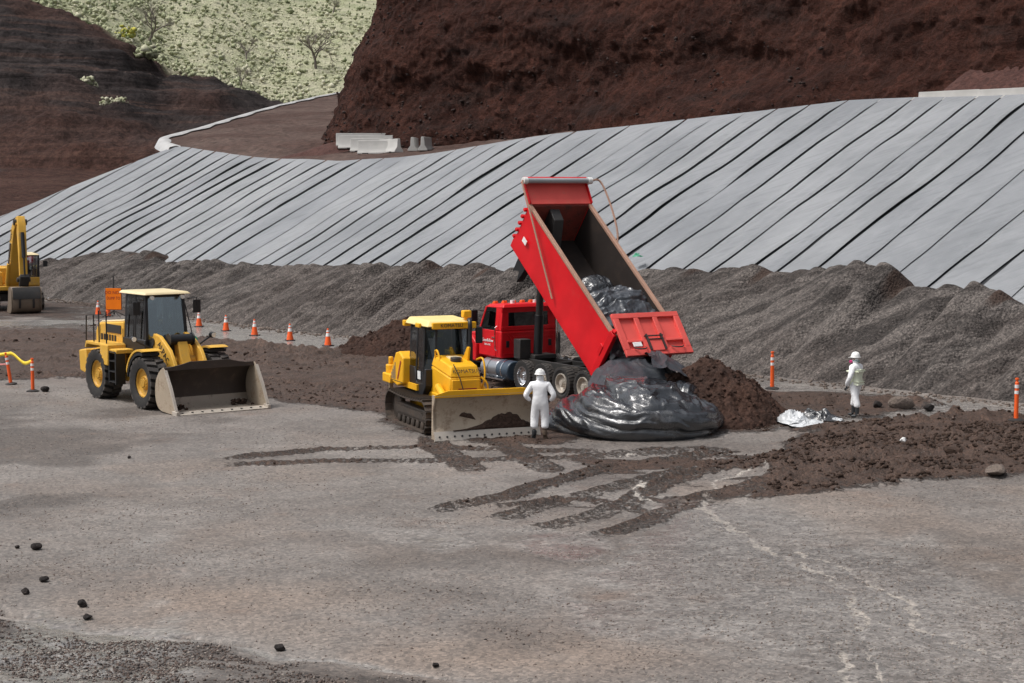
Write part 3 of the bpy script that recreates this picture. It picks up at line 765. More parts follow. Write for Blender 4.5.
batter = .24 * zz + 5 * smooth(24, 34, zz) * (zz - 24).clip(0) * .25 - 2.6 * smooth(4.5, -.5, zz) * (.6 + .8 * fbm(SA * .07, SA * 0, 2, 520))
disp = 1.5 * fbm(SA * .05, zz * .06, 3, 501) + .6 * ridged(SA * .12, zz * .10, 4, 503) + .60 * fbm(SA * .45, zz * .6, 4, 504) + .32 * (ridged(SA * 1.1, zz * 1.3, 4, 505) - .5) + .12 * fbm(SA * 4, zz * 4, 2, 506)
terr = .45 * np.sin(zz * .9 + 2.2 * fbm(SA * .04, zz * .05, 2, 507)) * smooth(.1, .6, fbm(SA * .06, zz * .08, 2, 508) + .4)
off = batter - disp + terr
CV = np.stack([CBp[:, 0][:, None] + inw[:, 0][:, None] * off, CBp[:, 1][:, None] + inw[:, 1][:, None] * off, CBp[:, 2][:, None] + zz + .2 * fbm(SA * .8, zz * .8, 3, 509)], -1)
co_ = grid_mesh('cliff', CV, 'cliff_soil', flip=True)
tag(co_, 'dark reddish brown cut earth cliff above the lined slope', None, None, 'structure')
soil('cliff_stone', (.034, .024, .022), (.062, .046, .043), (.02, .015, .014), 3, .03)
# loose rubble stuck on and below the cliff
n = 9000
ia = rng.integers(300, len(CBp) - 40, n); ih = (rng.random(n) ** 1.6 * 130).astype(int)
keep = fbm(ia * .012, ih * .05, 3, 540) > .02
ia, ih = ia[keep], ih[keep]
pos = CV[ia, ih] + rng.normal(0, .12, (len(ia), 3))
tag(lumps('rubble', pos, (.025 + .11 * rng.random(len(ia)) ** 3.5), 'cliff_stone', .8, base=None), 'dark stones scattered over the cliff face', 'rubble', None, 'stuff')

# smooth fan of loose soil at the foot of the cliff
def fan(cx, cy, cz, r, h, lab, sx=1.0):
    q = np.linspace(0, 2 * math.pi, 90); rr = np.linspace(0, 1, 40)
    Q, R = np.meshgrid(q, rr, indexing='ij')
    prof = (1 - R) ** 1.0 + .05 * np.cos(R * 3)
    rad = r * R * (1 + .15 * fbm(np.cos(Q) * 2, np.sin(Q) * 2, 3, int(cx * 7) + 90))
    X = cx + rad * np.cos(Q) * sx; Y = cy + rad * np.sin(Q)
    Z = cz + h * prof + .12 * fbm(X * .8, Y * .8, 4, 77) - .4 * R
    o = grid_mesh('talus_slope', np.stack([X, Y, Z], -1), 'talus_soil')
    return tag(o, lab, None, None, 'structure')
fan(28.5, 92.5, 9.0, 10.5, 7.5, 'smooth reddish soil fan at the foot of the cliff')
fan(-9.5, 120.5, 8.7, 6, 1.6, "low soil apron at the cliff corner beside the barriers", 1.2)

# ================================================================== FAR HILLSIDES
def far_col(px):
    yb_ = np.interp(px, [-700, -150, 0, 20, 60, 90, 105, 136, 148, 157, 181, 211, 233, 248, 272, 290, 340, 420, 700], [-260, -60, -8, 0, 13, 22, 32, 39, 54, 71, 74, 76, 83, 94, 103, 106, 112, 118, 124])
    return yb_
_fx = np.linspace(-700, 700, 1401); _fy = far_col(_fx); _kk = np.ones(41) / 41; _fy = np.convolve(np.pad(_fy, 20, 'edge'), _kk, 'valid')
BX = np.linspace(-.44, .0, 400)           # bearing (X/Y) of each column
def zfrom(y, D): return 6.6 + (186 - y) * D / 1750
Dk = np.array([132, 138, 196, 262, 300, 360, 430, 520, 640.])
rows = np.concatenate([np.linspace(132, 200, 80), np.linspace(200.5, 262, 150), np.linspace(262.8, 470, 120), np.linspace(475, 640, 10)])
FV = np.zeros((len(rows), len(BX), 3)); cutm = np.zeros(FV.shape[:2]); grs = np.zeros(FV.shape[:2])
for j, bx in enumerate(BX):
    px = 512 + bx * 1750
    yb_ = float(np.interp(px, _fx, _fy))
    ylow = np.interp(px, [-400, 0, 60, 110, 200, 400], [175, 168, 167, 172, 160, 150])
    zk = [zfrom(262, 132), zfrom(222, 138), zfrom(ylow, 196), zfrom(yb_, 262)]
    g0 = zk[-1]
    zk += [g0 + (D - 262) * .34 for D in Dk[4:]]
    z = np.interp(rows, Dk, zk)
    FV[:, j, 0] = bx * rows; FV[:, j, 1] = rows; FV[:, j, 2] = z
XF, YF = FV[..., 0], FV[..., 1]
cutm = smooth(193, 199, YF) * smooth(265, 261, YF)
# stratified cut: uneven ledges following the level
lev = FV[..., 2] + 2.6 * fbm(XF * .025, YF * .03, 4, 601) + .05 * XF
st = lev / 2.9; fr = st - np.floor(st)
led = (smooth(0, .55, fr) - fr) * 2.9 * smooth(-.5, .4, fbm(XF * .05, FV[..., 2] * .3, 3, 609))
FV[..., 2] += cutm * (1.0 * led + 1.6 * fbm(XF * .06, YF * .05, 4, 602) + .9 * fbm(XF * .3, YF * .12, 4, 603) + .4 * (ridged(XF * .9, YF * .5, 3, 610) - .5))
FV[..., 2] += (1 - cutm) * (.35 * fbm(XF * .15, YF * .15, 4, 604))
grs = smooth(260.5, 263.5, YF + 2.0 * fbm(XF * .25, YF * .25, 3, 605))
FV[..., 2] += grs * (2.0 * fbm(XF * .02, YF * .02, 3, 606) + .5 * fbm(XF * .2, YF * .2, 3, 607))
red = np.maximum(smooth(220, 198, YF - 14 * fbm(XF * .05, YF * .05, 3, 608)), .75 * smooth(-.1, .5, fbm(XF * .06, YF * .04, 3, 618)))
b = NB('hill_mix')
n1 = b.noise(.07, 6, .65); n2 = b.noise(.5, 7, .7); n3 = b.noise(.35, 6, .65, b.stretch(.18, .18, 1.7)); n4 = b.noise(.22, 5, .7)
cutc = b.mix(b.ramp(n1, .35, .65), (.026, .022, .023), (.052, .042, .041))
cutc = b.mix(b.ramp(n3, .48, .68, 0, .8), cutc, (.018, .014, .0145))
cutc = b.mix(b.ramp(n3, .36, .24, 0, .6), cutc, (.072, .050, .044))
redc = b.mix(b.ramp(n2, .35, .7), (.055, .028, .022), (.095, .050, .040))
redc = b.mix(b.ramp(n3, .5, .7, 0, .5), redc, (.03, .019, .017))
strat = b.noise(1.0, 5, .6, b.stretch(.03, .05, 1.15, (.0, .06, 0)))
cutc = b.mix(b.ramp(strat, .40, .47, .85, 0), cutc, (.016, .012, .012))
cutc = b.mix(b.ramp(strat, .54, .62, 0, .75), cutc, (.075, .048, .041))
redc = b.mix(b.ramp(strat, .52, .60, 0, .6), redc, (.10, .056, .045))
c = b.mix(b.attr('red'), cutc, redc)
c = b.mix(b.ramp(b.attr('grey'), .4, .7), c, (.085, .075, .07))
gc = b.mix(b.ramp(n4, .35, .66), (.56, .54, .39), (.44, .455, .29))
gc = b.mix(b.ramp(n2, .5, .7, 0, .7), gc, (.25, .28, .165))
c = b.mix(.7, c, b.mix(1.0, c, b.mix(b.ramp(b.noise(1.6, 6, .75), .3, .7), (.4, .4, .4), (1.7, 1.65, 1.6)), 'MULTIPLY'))
c = b.mix(b.attr('grass'), c, gc)
b.set('Base Color', c); b.set('Roughness', .95); b.set('Specular IOR Level', .15)
b.bump(b.math('ADD', b.math('ADD', n2, n3), b.math('MULTIPLY', b.noise(2.2, 6, .7), .6)), 1.0, 1.1)
greyp = smooth(3.5, -3.5, np.hypot((XF + 66) * .55, YF - 190) - 6) * (YF > 150)
ho = grid_mesh('hillside', FV, 'hill_mix', dict(red=red, grass=grs, grey=greyp))
tag(ho, 'stratified dark cut slope with a pale grassy hill rising behind it', None, None, 'structure')

def hill_at(bx, D):
    j = int(round((bx - BX[0]) / (BX[1] - BX[0]))); j = max(0, min(len(BX) - 1, j))
    return np.array([bx * D, D, np.interp(D, rows, FV[:, j, 2])])

# tufts and shrubs on the hill
b = NB('tuft_green')
tone = b.attr('tone')
c = b.mix(b.ramp(tone, 0, .5), (.15, .18, .095), (.34, .36, .23)); c = b.mix(b.ramp(tone, .5, 1), c, (.54, .52, .40))
b.set('Base Color', b.mix(b.ramp(b.noise(2.5, 4), .35, .65, 0, .5), c, (.30, .31, .2))); b.set('Roughness', .95); b.set('Specular IOR Level', .1)
n = 34000
D = 261 + rng.random(n) ** 1.2 * 190; bx = rng.uniform(-.31, -.06, n)
den = fbm(bx * D * .06, D * .05, 4, 611)
kp = rng.random(n) < .55 + .6 * den
D, bx, den = D[kp], bx[kp], den[kp]
jj = np.clip(((bx - BX[0]) / (BX[1] - BX[0])).round().astype(int), 0, len(BX) - 1)
ii = np.clip(np.searchsorted(rows, D), 0, len(rows) - 1)
pos = np.stack([bx * D, D, FV[ii, jj, 2] + .1], -1)
sz = .10 + .42 * rng.random(len(D)) ** 3
tn = np.clip(.55 + .55 * fbm(bx * D * .04 + 3, D * .04, 3, 613) + rng.normal(0, .22, len(D)), 0, 1)
tag(lumps('grass', pos, sz, 'tuft_green', .95, tn, jit=.5, base=OCT), 'pale dry grass tufts and low scrub over the hill', 'grass', None, 'stuff')

# leafless trees on the hill
def bare_tree(loc, h, lean, seed, lab, spread=.55):
    r = random.Random(seed)
    t = thing('bare_tree', lab, 'tree', tuple(loc), 0, 'leafless trees on the grassy hill')
    tr = MB(); cr = MB()
    def grow(mb, p, d, L, rad, lev):
        pts = [p]; q = Vector(p); dd_ = Vector(d)
        for i in range(3):
            dd_ = (dd_ + Vector((r.gauss(0, .14), r.gauss(0, .14), r.gauss(.05, .08)))).normalized()
            q = q + dd_ * L / 3; pts.append(q.copy())
        mb.tube(pts, rad, 4 if lev > 1 else 6, rad=[rad, rad * .9, rad * .8, rad * .62])
        if lev >= 5: return
        nb = 3 if lev in (0, 1, 2) else 2
        for k_ in range(nb + (r.random() < .4)):
            ax = Vector((r.gauss(0, 1), r.gauss(0, 1), r.gauss(0, .35))).normalized()
            nd = (dd_ * 1.0 + ax * (spread + r.random() * .45)).normalized()
            at = q if k_ == 0 else Vector(pts[r.choice([2, 3])])
            grow(cr, at, nd, L * r.uniform(.62, .85), rad * .6, lev + 1)
    grow(tr, Vector((0, 0, -.3)), Vector((lean, 0, 1)).normalized(), h * .30, h * .030, 0)
    tr.obj('trunk', 'bark', t); cr.obj('crown', 'bark', t)
    return t
for (px, D, h, ln, lab) in [(152, 272, 8.0, .1, 'leafless tree on the lip of the dark cut slope beside a yellow shrub'),
                            (240, 322, 10, .25, 'leaning leafless tree high on the grassy hill, two trunks up from the bare slope'),
                            (318, 286, 8.5, -.1, 'broad leafless tree low on the grassy hill close to the cliff edge'),
                            (288, 330, 8.0, .1, 'slim leafless tree high on the grassy hill between two wider ones'),
                            (250, 284, 5.0, .0, 'small grey leafless tree low on the hill in the middle of the scrub'),
                            (335, 318, 4.5, .0, 'thin upright leafless sapling uphill of the broad tree by the cliff'),
                            (352, 334, 8.0, .2, 'leafless tree crown rising right beside the red cliff top'),
                            (243, 266, 4.0, .0, 'short pale leafless sapling just above the dark cut slope')]:
    p = hill_at((px - 512) / 1750, D)
    bare_tree(p, h, ln, px, lab)
# yellow-green shrubs on the cut lip
def shrub(px, D, r, lab, nm='shrub', tn=.35, grp=None):
    p = hill_at((px - 512) / 1750, D)
    n = 70
    q = rng.normal(0, .42, (n, 3)) * r; q[:, 2] = np.abs(q[:, 2]) * .8
    o = lumps(nm, q, rng.uniform(.12, .3, n) * r, 'tuft_green', .9, np.clip(rng.normal(tn, .2, n), 0, 1), jit=.5)
    o.location = tuple(p)
    return tag(o, lab, 'shrub', grp)
b = NB('tuft_yellow'); b.set('Base Color', b.mix(b.ramp(b.noise(2, 3), .4, .6), (.42, .38, .06), (.24, .28, .08))); b.set('Roughness', .95)
s_ = shrub(131, 266, 1.5, 'yellow flowering shrub on the lip of the cut slope'); s_.data.materials[0] = MATS['tuft_yellow']
shrub(91, 232, 1.2, 'pale shrub alone on an upper ledge of the dark cut slope', tn=.7)
shrub(112, 224, 1.0, 'small pale shrub on the middle ledge of the dark cut slope', tn=.8)
shrub(122, 222, .8, 'tiny pale shrub next to another on the middle cut ledge', tn=.8)
shrub(150, 255, 2.0, 'wide green shrub spilling over the cut slope lip', tn=.5)

# ================================================================== MACHINES
def rotz_from(h): return math.atan2(h[1], h[0])

def lug_tyre(r, w, lugs, lugh, name='wheel'):
    """tyre turned about Y with block lugs in two staggered rows"""
    m = MB(); h = w / 2; ri = r * .56
    m.lathe([(ri, -h * .82), (r * .80, -h), (r * .93, -h * .96), (r - lugh, -h * .78), (r - lugh, h * .78), (r * .93, h * .96), (r * .80, h), (ri, h * .82), (ri * 1.02, 0)], n=40)
    m.cur = 1
    for i in range(lugs):
        for sgn in (-1, 1):
            a = 2 * math.pi * (i + (.5 if sgn > 0 else 0)) / lugs
            da = 2 * math.pi / lugs * .31
            pts = []
            for (rr, k) in ((r - lugh * 1.3, 1.12), (r, .9)):
                for (yy, sh) in ((sgn * .03 * w, -.5), (sgn * h * .97, .5)):
                    rad = rr if abs(yy) < h * .5 else rr - (.03 * r)
                    for e in (-1, 1):
                        ang = a + e * da * k + sh * da * 1.1
                        pts.append(Vector((rad * math.cos(ang), yy, rad * math.sin(ang))))
            m.add([pts[0], pts[1], pts[3], pts[2], pts[4], pts[5], pts[7], pts[6]],
                  [(3, 2, 1, 0), (4, 5, 6, 7), (0, 1, 5, 4), (1, 2, 6, 5), (2, 3, 7, 6), (3, 0, 4, 7)])
    return m.mesh(name, ['rubber', 'rubber_lug'], 30)

def rim_mesh(r, w, mat, bolts=12, dish=.06, name='rim'):
    m = MB(); h = w / 2
    m.lathe([(r * 1.02, -h), (r * 1.02, h), (r * .94, h), (r * .88, h - dish), (r * .52, h - dish * 1.6), (r * .46, h - dish * .7), (r * .30, h - dish * .5), (r * .28, h), (.004, h * 1.02), (.004, -h)], n=28)
    for i in range(bolts):
        a = 2 * math.pi * i / bolts
        m.cyl((r * .4 * math.cos(a), h - dish * 1.0, r * .4 * math.sin(a)), (r * .4 * math.cos(a), h - dish * .2, r * .4 * math.sin(a)), r * .045, n=6)
    return m.mesh(name, mat, 30)

def put(name, me, parent, loc, rot=(0, 0, 0)):
    o = bpy.data.objects.new(name, me); link(o, parent); o.location = loc; o.rotation_euler = rot
    return o

def pane(name, pts, parent, mat='cab_glass', th=.012):
    m = MB(); pts = [Vector(p) for p in pts]
    nrm = (pts[1] - pts[0]).cross(pts[2] - pts[0]).normalized() * th
    m.hexa(pts, [p + nrm for p in pts])
    return m.obj(name, mat, parent)

# ------------------------------------------------------------------ wheel loader
LH = (.60, -.80)
loader = thing('wheel_loader', 'dusty yellow wheel loader with a wide bucket resting on the ground', 'wheel loader', (-10.90, 53.72, 0), rotz_from(LH))
R_T = .79
me_t, me_r = lug_tyre(R_T, .62, 20, .085), rim_mesh(R_T * .54, .44, 'rim_yellow')
for wx in (1.62, -1.62):
    for sy in (-1, 1):
        wl = put('wheel', me_t, loader, (wx, sy * 1.08, R_T - .015))
        put('rim', me_r, wl, (0, 0, 0), (0, 0, 0) if sy > 0 else (0, 0, math.pi))
m = MB()
m.box(-2.7, -.1, -.62, .62, .55, 1.35); m.box(.1, 1.7, -.45, .45, .5, 1.15); m.box(-.2, .2, -.3, .3, .6, 1.25)
m.cyl((1.62, -.85, R_T), (1.62, .85, R_T), .2); m.cyl((-1.62, -.85, R_T), (-1.62, .85, R_T), .2)
m.obj('chassis', 'yellow_paint', loader, .02)
m = MB()
m.prism([(-3.05, 1.2), (-3.05, 2.0), (-2.8, 2.28), (-.95, 2.42), (-.95, 1.2)], -.72, .72)
hood = m.obj('engine_hood', 'yellow_paint', loader, .05)
m = MB(); m.prism([(-2.86, 2.27), (-2.7, 2.345), (-1.0, 2.47), (-1.0, 2.42)], -.66, .66); m.obj('hood_top', 'cream_paint', hood, .02)
for k in range(6):
    m = MB(); m.box(-2.6 + k * .2, -2.48 + k * .2, -.735, -.72, 1.5, 1.95); m.obj('louvre', 'black_paint', hood)
for xx in (-2.68, -1.0):
    m = MB(); m.box(xx, xx + .02, -.726, -.72, 1.25, 2.2); m.obj('panel_seam', 'ink', hood)
m = MB(); m.box(-2.2, -1.1, -.74, -.715, 2.02, 2.28); m.obj('air_intake_panel', 'dark_metal', hood)
m = MB(); m.prism([(-3.42, .72), (-3.5, 1.38), (-3.0, 1.45), (-2.75, .62)], -1.12, 1.12); m.obj('counterweight', 'yellow_paint', loader, .05)
# rear fenders and side decks
for sy in (-1, 1):
    m = MB(); y0, y1 = (.72, 1.32) if sy > 0 else (-1.32, -.72)
    m.prism([(-2.55, 1.55), (-2.45, 1.76), (-.85, 1.76), (-.78, 1.3), (-.86, 1.3), (-.95, 1.66), (-2.38, 1.66), (-2.47, 1.52)], y0, y1); m.obj('rear_fender', 'yellow_paint', loader, .02)
    m = MB(); y0, y1 = (.80, 1.40) if sy > 0 else (-1.40, -.80)
    ar = [(1.62 + .98 * math.cos(math.radians(a)), .80 + .98 * math.sin(math.radians(a))) for a in range(72, 168, 8)]
    ai = [(1.62 + .92 * math.cos(math.radians(a)), .80 + .92 * math.sin(math.radians(a))) for a in range(167, 71, -8)]
    m.prism(ar + ai, y0, y1); m.obj('front_fender', 'yellow_paint', loader)
    m = MB(); m.prism([(p[0], p[1] - .03) for p in ai[::-1]] + [(p[0] * .97 + .05, p[1] - .12) for p in ai], y0 + .02, y1 - .02); m.obj('fender_liner', 'black_paint', loader)
    # steps
    st = MB(); ys = sy * 1.16
    st.box(-.78, -.70, ys - .16, ys + .16, .55, 1.55); st.box(-.30, -.22, ys - .16, ys + .16, .55, 1.55)
    so = st.obj('ladder', 'black_paint', loader, .01)
    for zz_ in (.6, .92, 1.24, 1.52):
        m = MB(); m.box(-.70, -.30, ys - .16, ys + .16, zz_, zz_ + .04); m.obj('step', 'black_paint', so)
    m = MB(); m.tube([(-.95, sy * 1.28, 1.75), (-.95, sy * 1.28, 2.75), (-1.5, sy * 1.28, 2.75), (-1.5, sy * 1.28, 1.75)], .022, 6); m.obj('handrail', 'black_paint', loader)
    m = MB(); m.tube([(-1.9, sy * 1.28, 1.75), (-1.9, sy * 1.28, 2.6), (-2.45, sy * 1.28, 2.55), (-2.5, sy * 1.28, 1.7)], .022, 6); m.obj('handrail', 'black_paint', loader)
    m = MB(); m.box(-.95, -.2, sy * 1.0 - .3, sy * 1.0 + .3, 1.5, 1.62); m.obj('platform', 'yellow_paint', loader, .015)
for y0 in (-1.36, .74):
    m = MB(); m.box(-1.3, -.72, y0, y0 + .62, 1.1, 1.74); m.obj('tool_box', 'yellow_paint', loader, .03)
# cab
cz0, cz1 = 1.55, 3.3
m = MB(); m.box(-.95, .62, -.74, .74, 1.42, 1.95); m.prism([(.62, 1.42), (.62, 1.95), (.8, 1.9), (.86, 1.42)], -.6, .6); cabo = m.obj('cab', 'black_paint', loader, .03)
m = MB()
for (x0, x1, x2, x3, yy) in ((-.95, -.80, -.88, -.74, .70), (.50, .64, .36, .50, .70), (-.22, -.10, -.22, -.10, .715)):
    for sy in (-1, 1):
        y0 = sy * yy; y1 = sy * (yy - .09); yt0, yt1 = sy * (yy - .05), sy * (yy - .14)
        m.hexa([(x0, y0, 1.93), (x1, y0, 1.93), (x1, y1, 1.93), (x0, y1, 1.93)], [(x2, yt0, cz1), (x3, yt0, cz1), (x3, yt1, cz1), (x2, yt1, cz1)])
m.box(-.86, .48, -.64, .64, 3.22, 3.31)
m.obj('cab_frame', 'black_paint', cabo, .012)
pane('windscreen', [(.60, -.62, 1.95), (.60, .62, 1.95), (.455, .56, 3.24), (.455, -.56, 3.24)], cabo, 'windscreen_glass')
for sy in (-1, 1):
    pane('side_window', [(-.80, sy * .69, 1.95), (-.22, sy * .69, 1.95), (-.22, sy * .64, 3.24), (-.74, sy * .64, 3.24)], cabo)
    pane('door_window', [(-.10, sy * .69, 1.95), (.50, sy * .69, 1.95), (.37, sy * .64, 3.24), (-.10, sy * .64, 3.24)], cabo)
pane('rear_window', [(-.93, -.6, 1.95), (-.93, .6, 1.95), (-.87, .55, 3.24), (-.87, -.55, 3.24)], cabo)
m = MB(); m.hexa([(-1.12, -.80, 3.31), (.74, -.78, 3.31), (.74, .78, 3.31), (-1.12, .80, 3.31)], [(-1.04, -.72, 3.40), (.66, -.70, 3.39), (.66, .70, 3.39), (-1.04, .72, 3.40)]); m.obj('cab_roof', 'cream_paint', cabo, .03)
m = MB(); m.box(-.6, -.1, -.26, .26, 1.95, 2.25); m.prism([(-.62, 2.2), (-.74, 2.95), (-.6, 2.98), (-.46, 2.22)], -.25, .25); m.obj('operator_seat', 'seat_fabric', cabo, .05)
m = MB(); m.lathe([(.17, -.015), (.2, -.015), (.2, .015), (.17, .015)], (.2, 0, 2.38), 'X', 16); m.cyl((.2, 0, 2.38), (.42, 0, 1.95), .03); m.obj('steering_wheel', 'black_paint', cabo)
m = MB(); m.box(.3, .5, -.2, .2, 1.95, 2.15); m.obj('dash_panel', 'tank_metal', cabo, .02)
for sy in (-1, 1):
    m = MB(); m.tube([(.55, sy * .72, 3.15), (.68, sy * .98, 3.2), (.66, sy * 1.0, 2.9)], .018, 6); m.box(.62, .67, sy * 1.0 - .12, sy * 1.0 + .12, 2.72, 3.12); m.obj('mirror', 'black_paint', loader, .01)
    m = MB(); m.tube([(.52, sy * .66, 3.0), (.72, sy * .82, 1.98)], .018, 6); m.obj('grab_bar', 'black_paint', loader)
    m = MB(); m.tube([(1.1, sy * .74, 1.72), (1.05, sy * 1.0, 1.86), (1.0, sy * 1.30, 2.02)], .03, 6); m.cyl((.98, sy * 1.30, 2.04), (1.12, sy * 1.32, 2.04), .09, n=12); la = m.obj('headlamp_arm', 'black_paint', loader)
    m = MB(); m.cyl((1.121, sy * 1.32, 2.04), (1.135, sy * 1.32, 2.04), .075, n=12); m.obj('lamp_lens', 'light_lens', la)
    m = MB(); m.cyl((.62, sy * .5, 3.24), (.72, sy * .5, 3.22), .06, n=10); m.obj('work_light', 'light_lens', cabo)
m = MB(); m.cyl((.9, .74, 1.9), (1.0, .74, 1.95), .09, n=12); m.obj('strobe_lamp', 'green_scrap', loader)
# front frame and lift arms
m = MB()
for sy in (-1, 1):
    y0, y1 = sy * .30, sy * .42
    m.prism([(.72, 1.0), (.66, 1.95), (.9, 2.1), (1.15, 1.9), (1.75, 1.1), (1.8, .7), (.8, .7)], min(y0, y1), max(y0, y1))
m.box(.75, 1.2, -.3, .3, .7, 1.2)
m.obj('loader_tower', 'yellow_paint', loader, .02)
for sy in (-1, 1):
    y0, y1 = sy * .44, sy * .56
    m = MB(); m.prism([(.70, 1.92), (.84, 2.16), (1.25, 2.10), (1.9, 1.72), (2.30, 1.22), (2.42, .72), (2.38, .42), (2.22, .40), (2.0, .72), (1.55, 1.24), (1.05, 1.56), (.72, 1.72)], min(y0, y1), max(y0, y1))
    ao = m.obj('lift_arm', 'yellow_paint', loader, .02)
    m = MB(); m.cyl((.82, sy * .40, 1.9), (.82, sy * .60, 1.9), .12, n=14); m.cyl((2.3, sy * .36, .5), (2.3, sy * .6, .5), .11, n=14); m.obj('pivot_pin', 'dark_metal', ao)
    m = MB(); m.cyl((.9, sy * .36, .95), (1.5, sy * .36, 1.1), .085); m.cyl((1.5, sy * .36, 1.1), (1.9, sy * .38, 1.2), .05); m.obj('lift_cylinder', 'dark_metal', loader)
# yard letters on the near arm
Mt = frame((1.52, -.566, 1.62), (.76, 0, -.65), (.65, 0, .76))
text('ALPAC', .30, 'ink', loader, Mt, sx=.95)
m = MB(); m.box(1.8, 2.1, -.44, .44, .95, 1.25); m.cyl((1.55, -.44, 1.36), (1.55, .44, 1.36), .14); m.obj('arm_crosstube', 'yellow_paint', loader, .03)
m = MB(); m.prism([(1.45, 1.35), (1.42, 2.0), (1.62, 2.06), (1.85, 1.5), (2.12, 1.0), (2.02, .82), (1.75, 1.0)], -.16, .16); m.obj('bell_crank', 'yellow_paint', loader, .02)
m = MB(); m.cyl((.55, .02, 1.90), (1.2, .02, 1.98), .13, n=16); m.cyl((1.2, .02, 1.98), (1.52, .02, 1.97), .07, n=12); m.obj('tilt_cylinder', 'black_paint', loader)
m = MB(); m.cyl((1.52, -.36, 2.0), (1.52, .36, 2.0), .16, n=18); m.cyl((1.52, -.40, 2.0), (1.52, -.36, 2.0), .2, n=18); m.cyl((1.52, .36, 2.0), (1.52, .40, 2.0), .2, n=18); m.obj('crank_drum', 'black_paint', loader, .01)
m = MB()
for yy in (-.24, -.3, .24, .3): m.tube([(.7, yy, 1.6), (1.0, yy * 1.1, 1.75), (1.4, yy * .9, 1.42), (1.9, yy, 1.1)], .024, 6, 4)
m.obj('hydraulic_hose', 'rubber', loader)
# bucket
BXo = 3.74; BYo = .22
prof = [(0, .03), (-.55, .04), (-.98, .08), (-1.2, .22), (-1.3, .46), (-1.3, .75), (-1.2, 1.0), (-1.02, 1.2), (-.78, 1.34)]
prof = [tuple(p) for p in catmull([(x, z, 0) for x, z in prof], 3)]
prof = [(p[0], p[1]) for p in prof]
HB = 1.47
bk = MB()
n_ = len(prof)
bk.sheet(lambda a, bb: (BXo + prof[min(n_ - 1, int(round(a * (n_ - 1))))][0], -HB + 2 * HB * bb, prof[min(n_ - 1, int(round(a * (n_ - 1))))][1]), n_ - 1, 6)
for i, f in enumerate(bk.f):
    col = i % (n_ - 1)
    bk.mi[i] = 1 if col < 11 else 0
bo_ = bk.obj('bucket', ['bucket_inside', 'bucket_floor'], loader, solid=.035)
bo_.modifiers[0].offset = 0
bo_.location = (0, BYo, 0)
for sy in (-1, 1):
    m = MB(); y0, y1 = sy * HB, sy * (HB + .035)
    side = [(BXo + x, z) for x, z in prof] + [(BXo - .62, 1.22), (BXo - .30, .72), (BXo + .02, .12)]
    m.prism(side, min(y0, y1), max(y0, y1)); m.obj('side_plate', 'worn_steel', bo_)
    m = MB(); m.prism([(BXo - .66, 1.24), (BXo - .32, .73), (BXo + .01, .12), (BXo + .06, .16), (BXo - .26, .78), (BXo - .60, 1.28)], min(y0, y1) - .02, max(y0, y1) + .02); m.obj('side_cutter', 'edge_steel', bo_)
    m = MB(); m.box(BXo - .16, BXo + .14, min(y0, y1) - .03, max(y0, y1) + .03, .0, .14); m.obj('corner_shoe', 'edge_steel', bo_, .015)
m = MB(); m.prism([(BXo + .10, .0), (BXo + .12, .03), (BXo - .18, .085), (BXo - .18, .0)], -HB - .02, HB + .02); ce = m.obj('cutting_edge', 'edge_steel', bo_)
for k in range(9):
    m = MB(); yy = -HB + .2 + k * (2 * HB - .4) / 8; m.cyl((BXo - .02, yy, .05), (BXo - .02, yy, .082), .035, n=8); m.obj('bolt', 'dark_metal', ce)
m = MB(); m.prismx([(-HB - .03, 1.30), (-HB * .62, 1.40), (-.62, 1.47), (.62, 1.47), (HB * .62, 1.40), (HB + .03, 1.30), (HB + .03, 1.24), (-HB - .03, 1.24)], BXo - .80, BXo - .745); m.obj('spill_guard', 'bucket_inside', bo_)
for yy in (-.5, .5):
    m = MB(); m.prism([(BXo - 1.34, .3), (BXo - 1.5, .40), (BXo - 1.45, .85), (BXo - 1.30, .9)], yy - .08, yy + .08); m.obj('hinge_bracket', 'dark_metal', bo_)
# dirt left in the bucket corners
for sy, r in ((-1, .34), (1, .30)):
    q = rng.normal(0, .13, (60, 3)); q[:, 0] += BXo - .95; q[:, 1] = np.clip(q[:, 1] * 1.5, -.28, .28) + sy * 1.08; q[:, 2] = np.abs(q[:, 2]) * .8 + .08
    ob = lumps('soil_residue', q * np.array([1, 1, .7]), rng.uniform(.025, .07, 60), 'clod_soil', .8, parent=bo_); ob['kind'] = 'stuff'

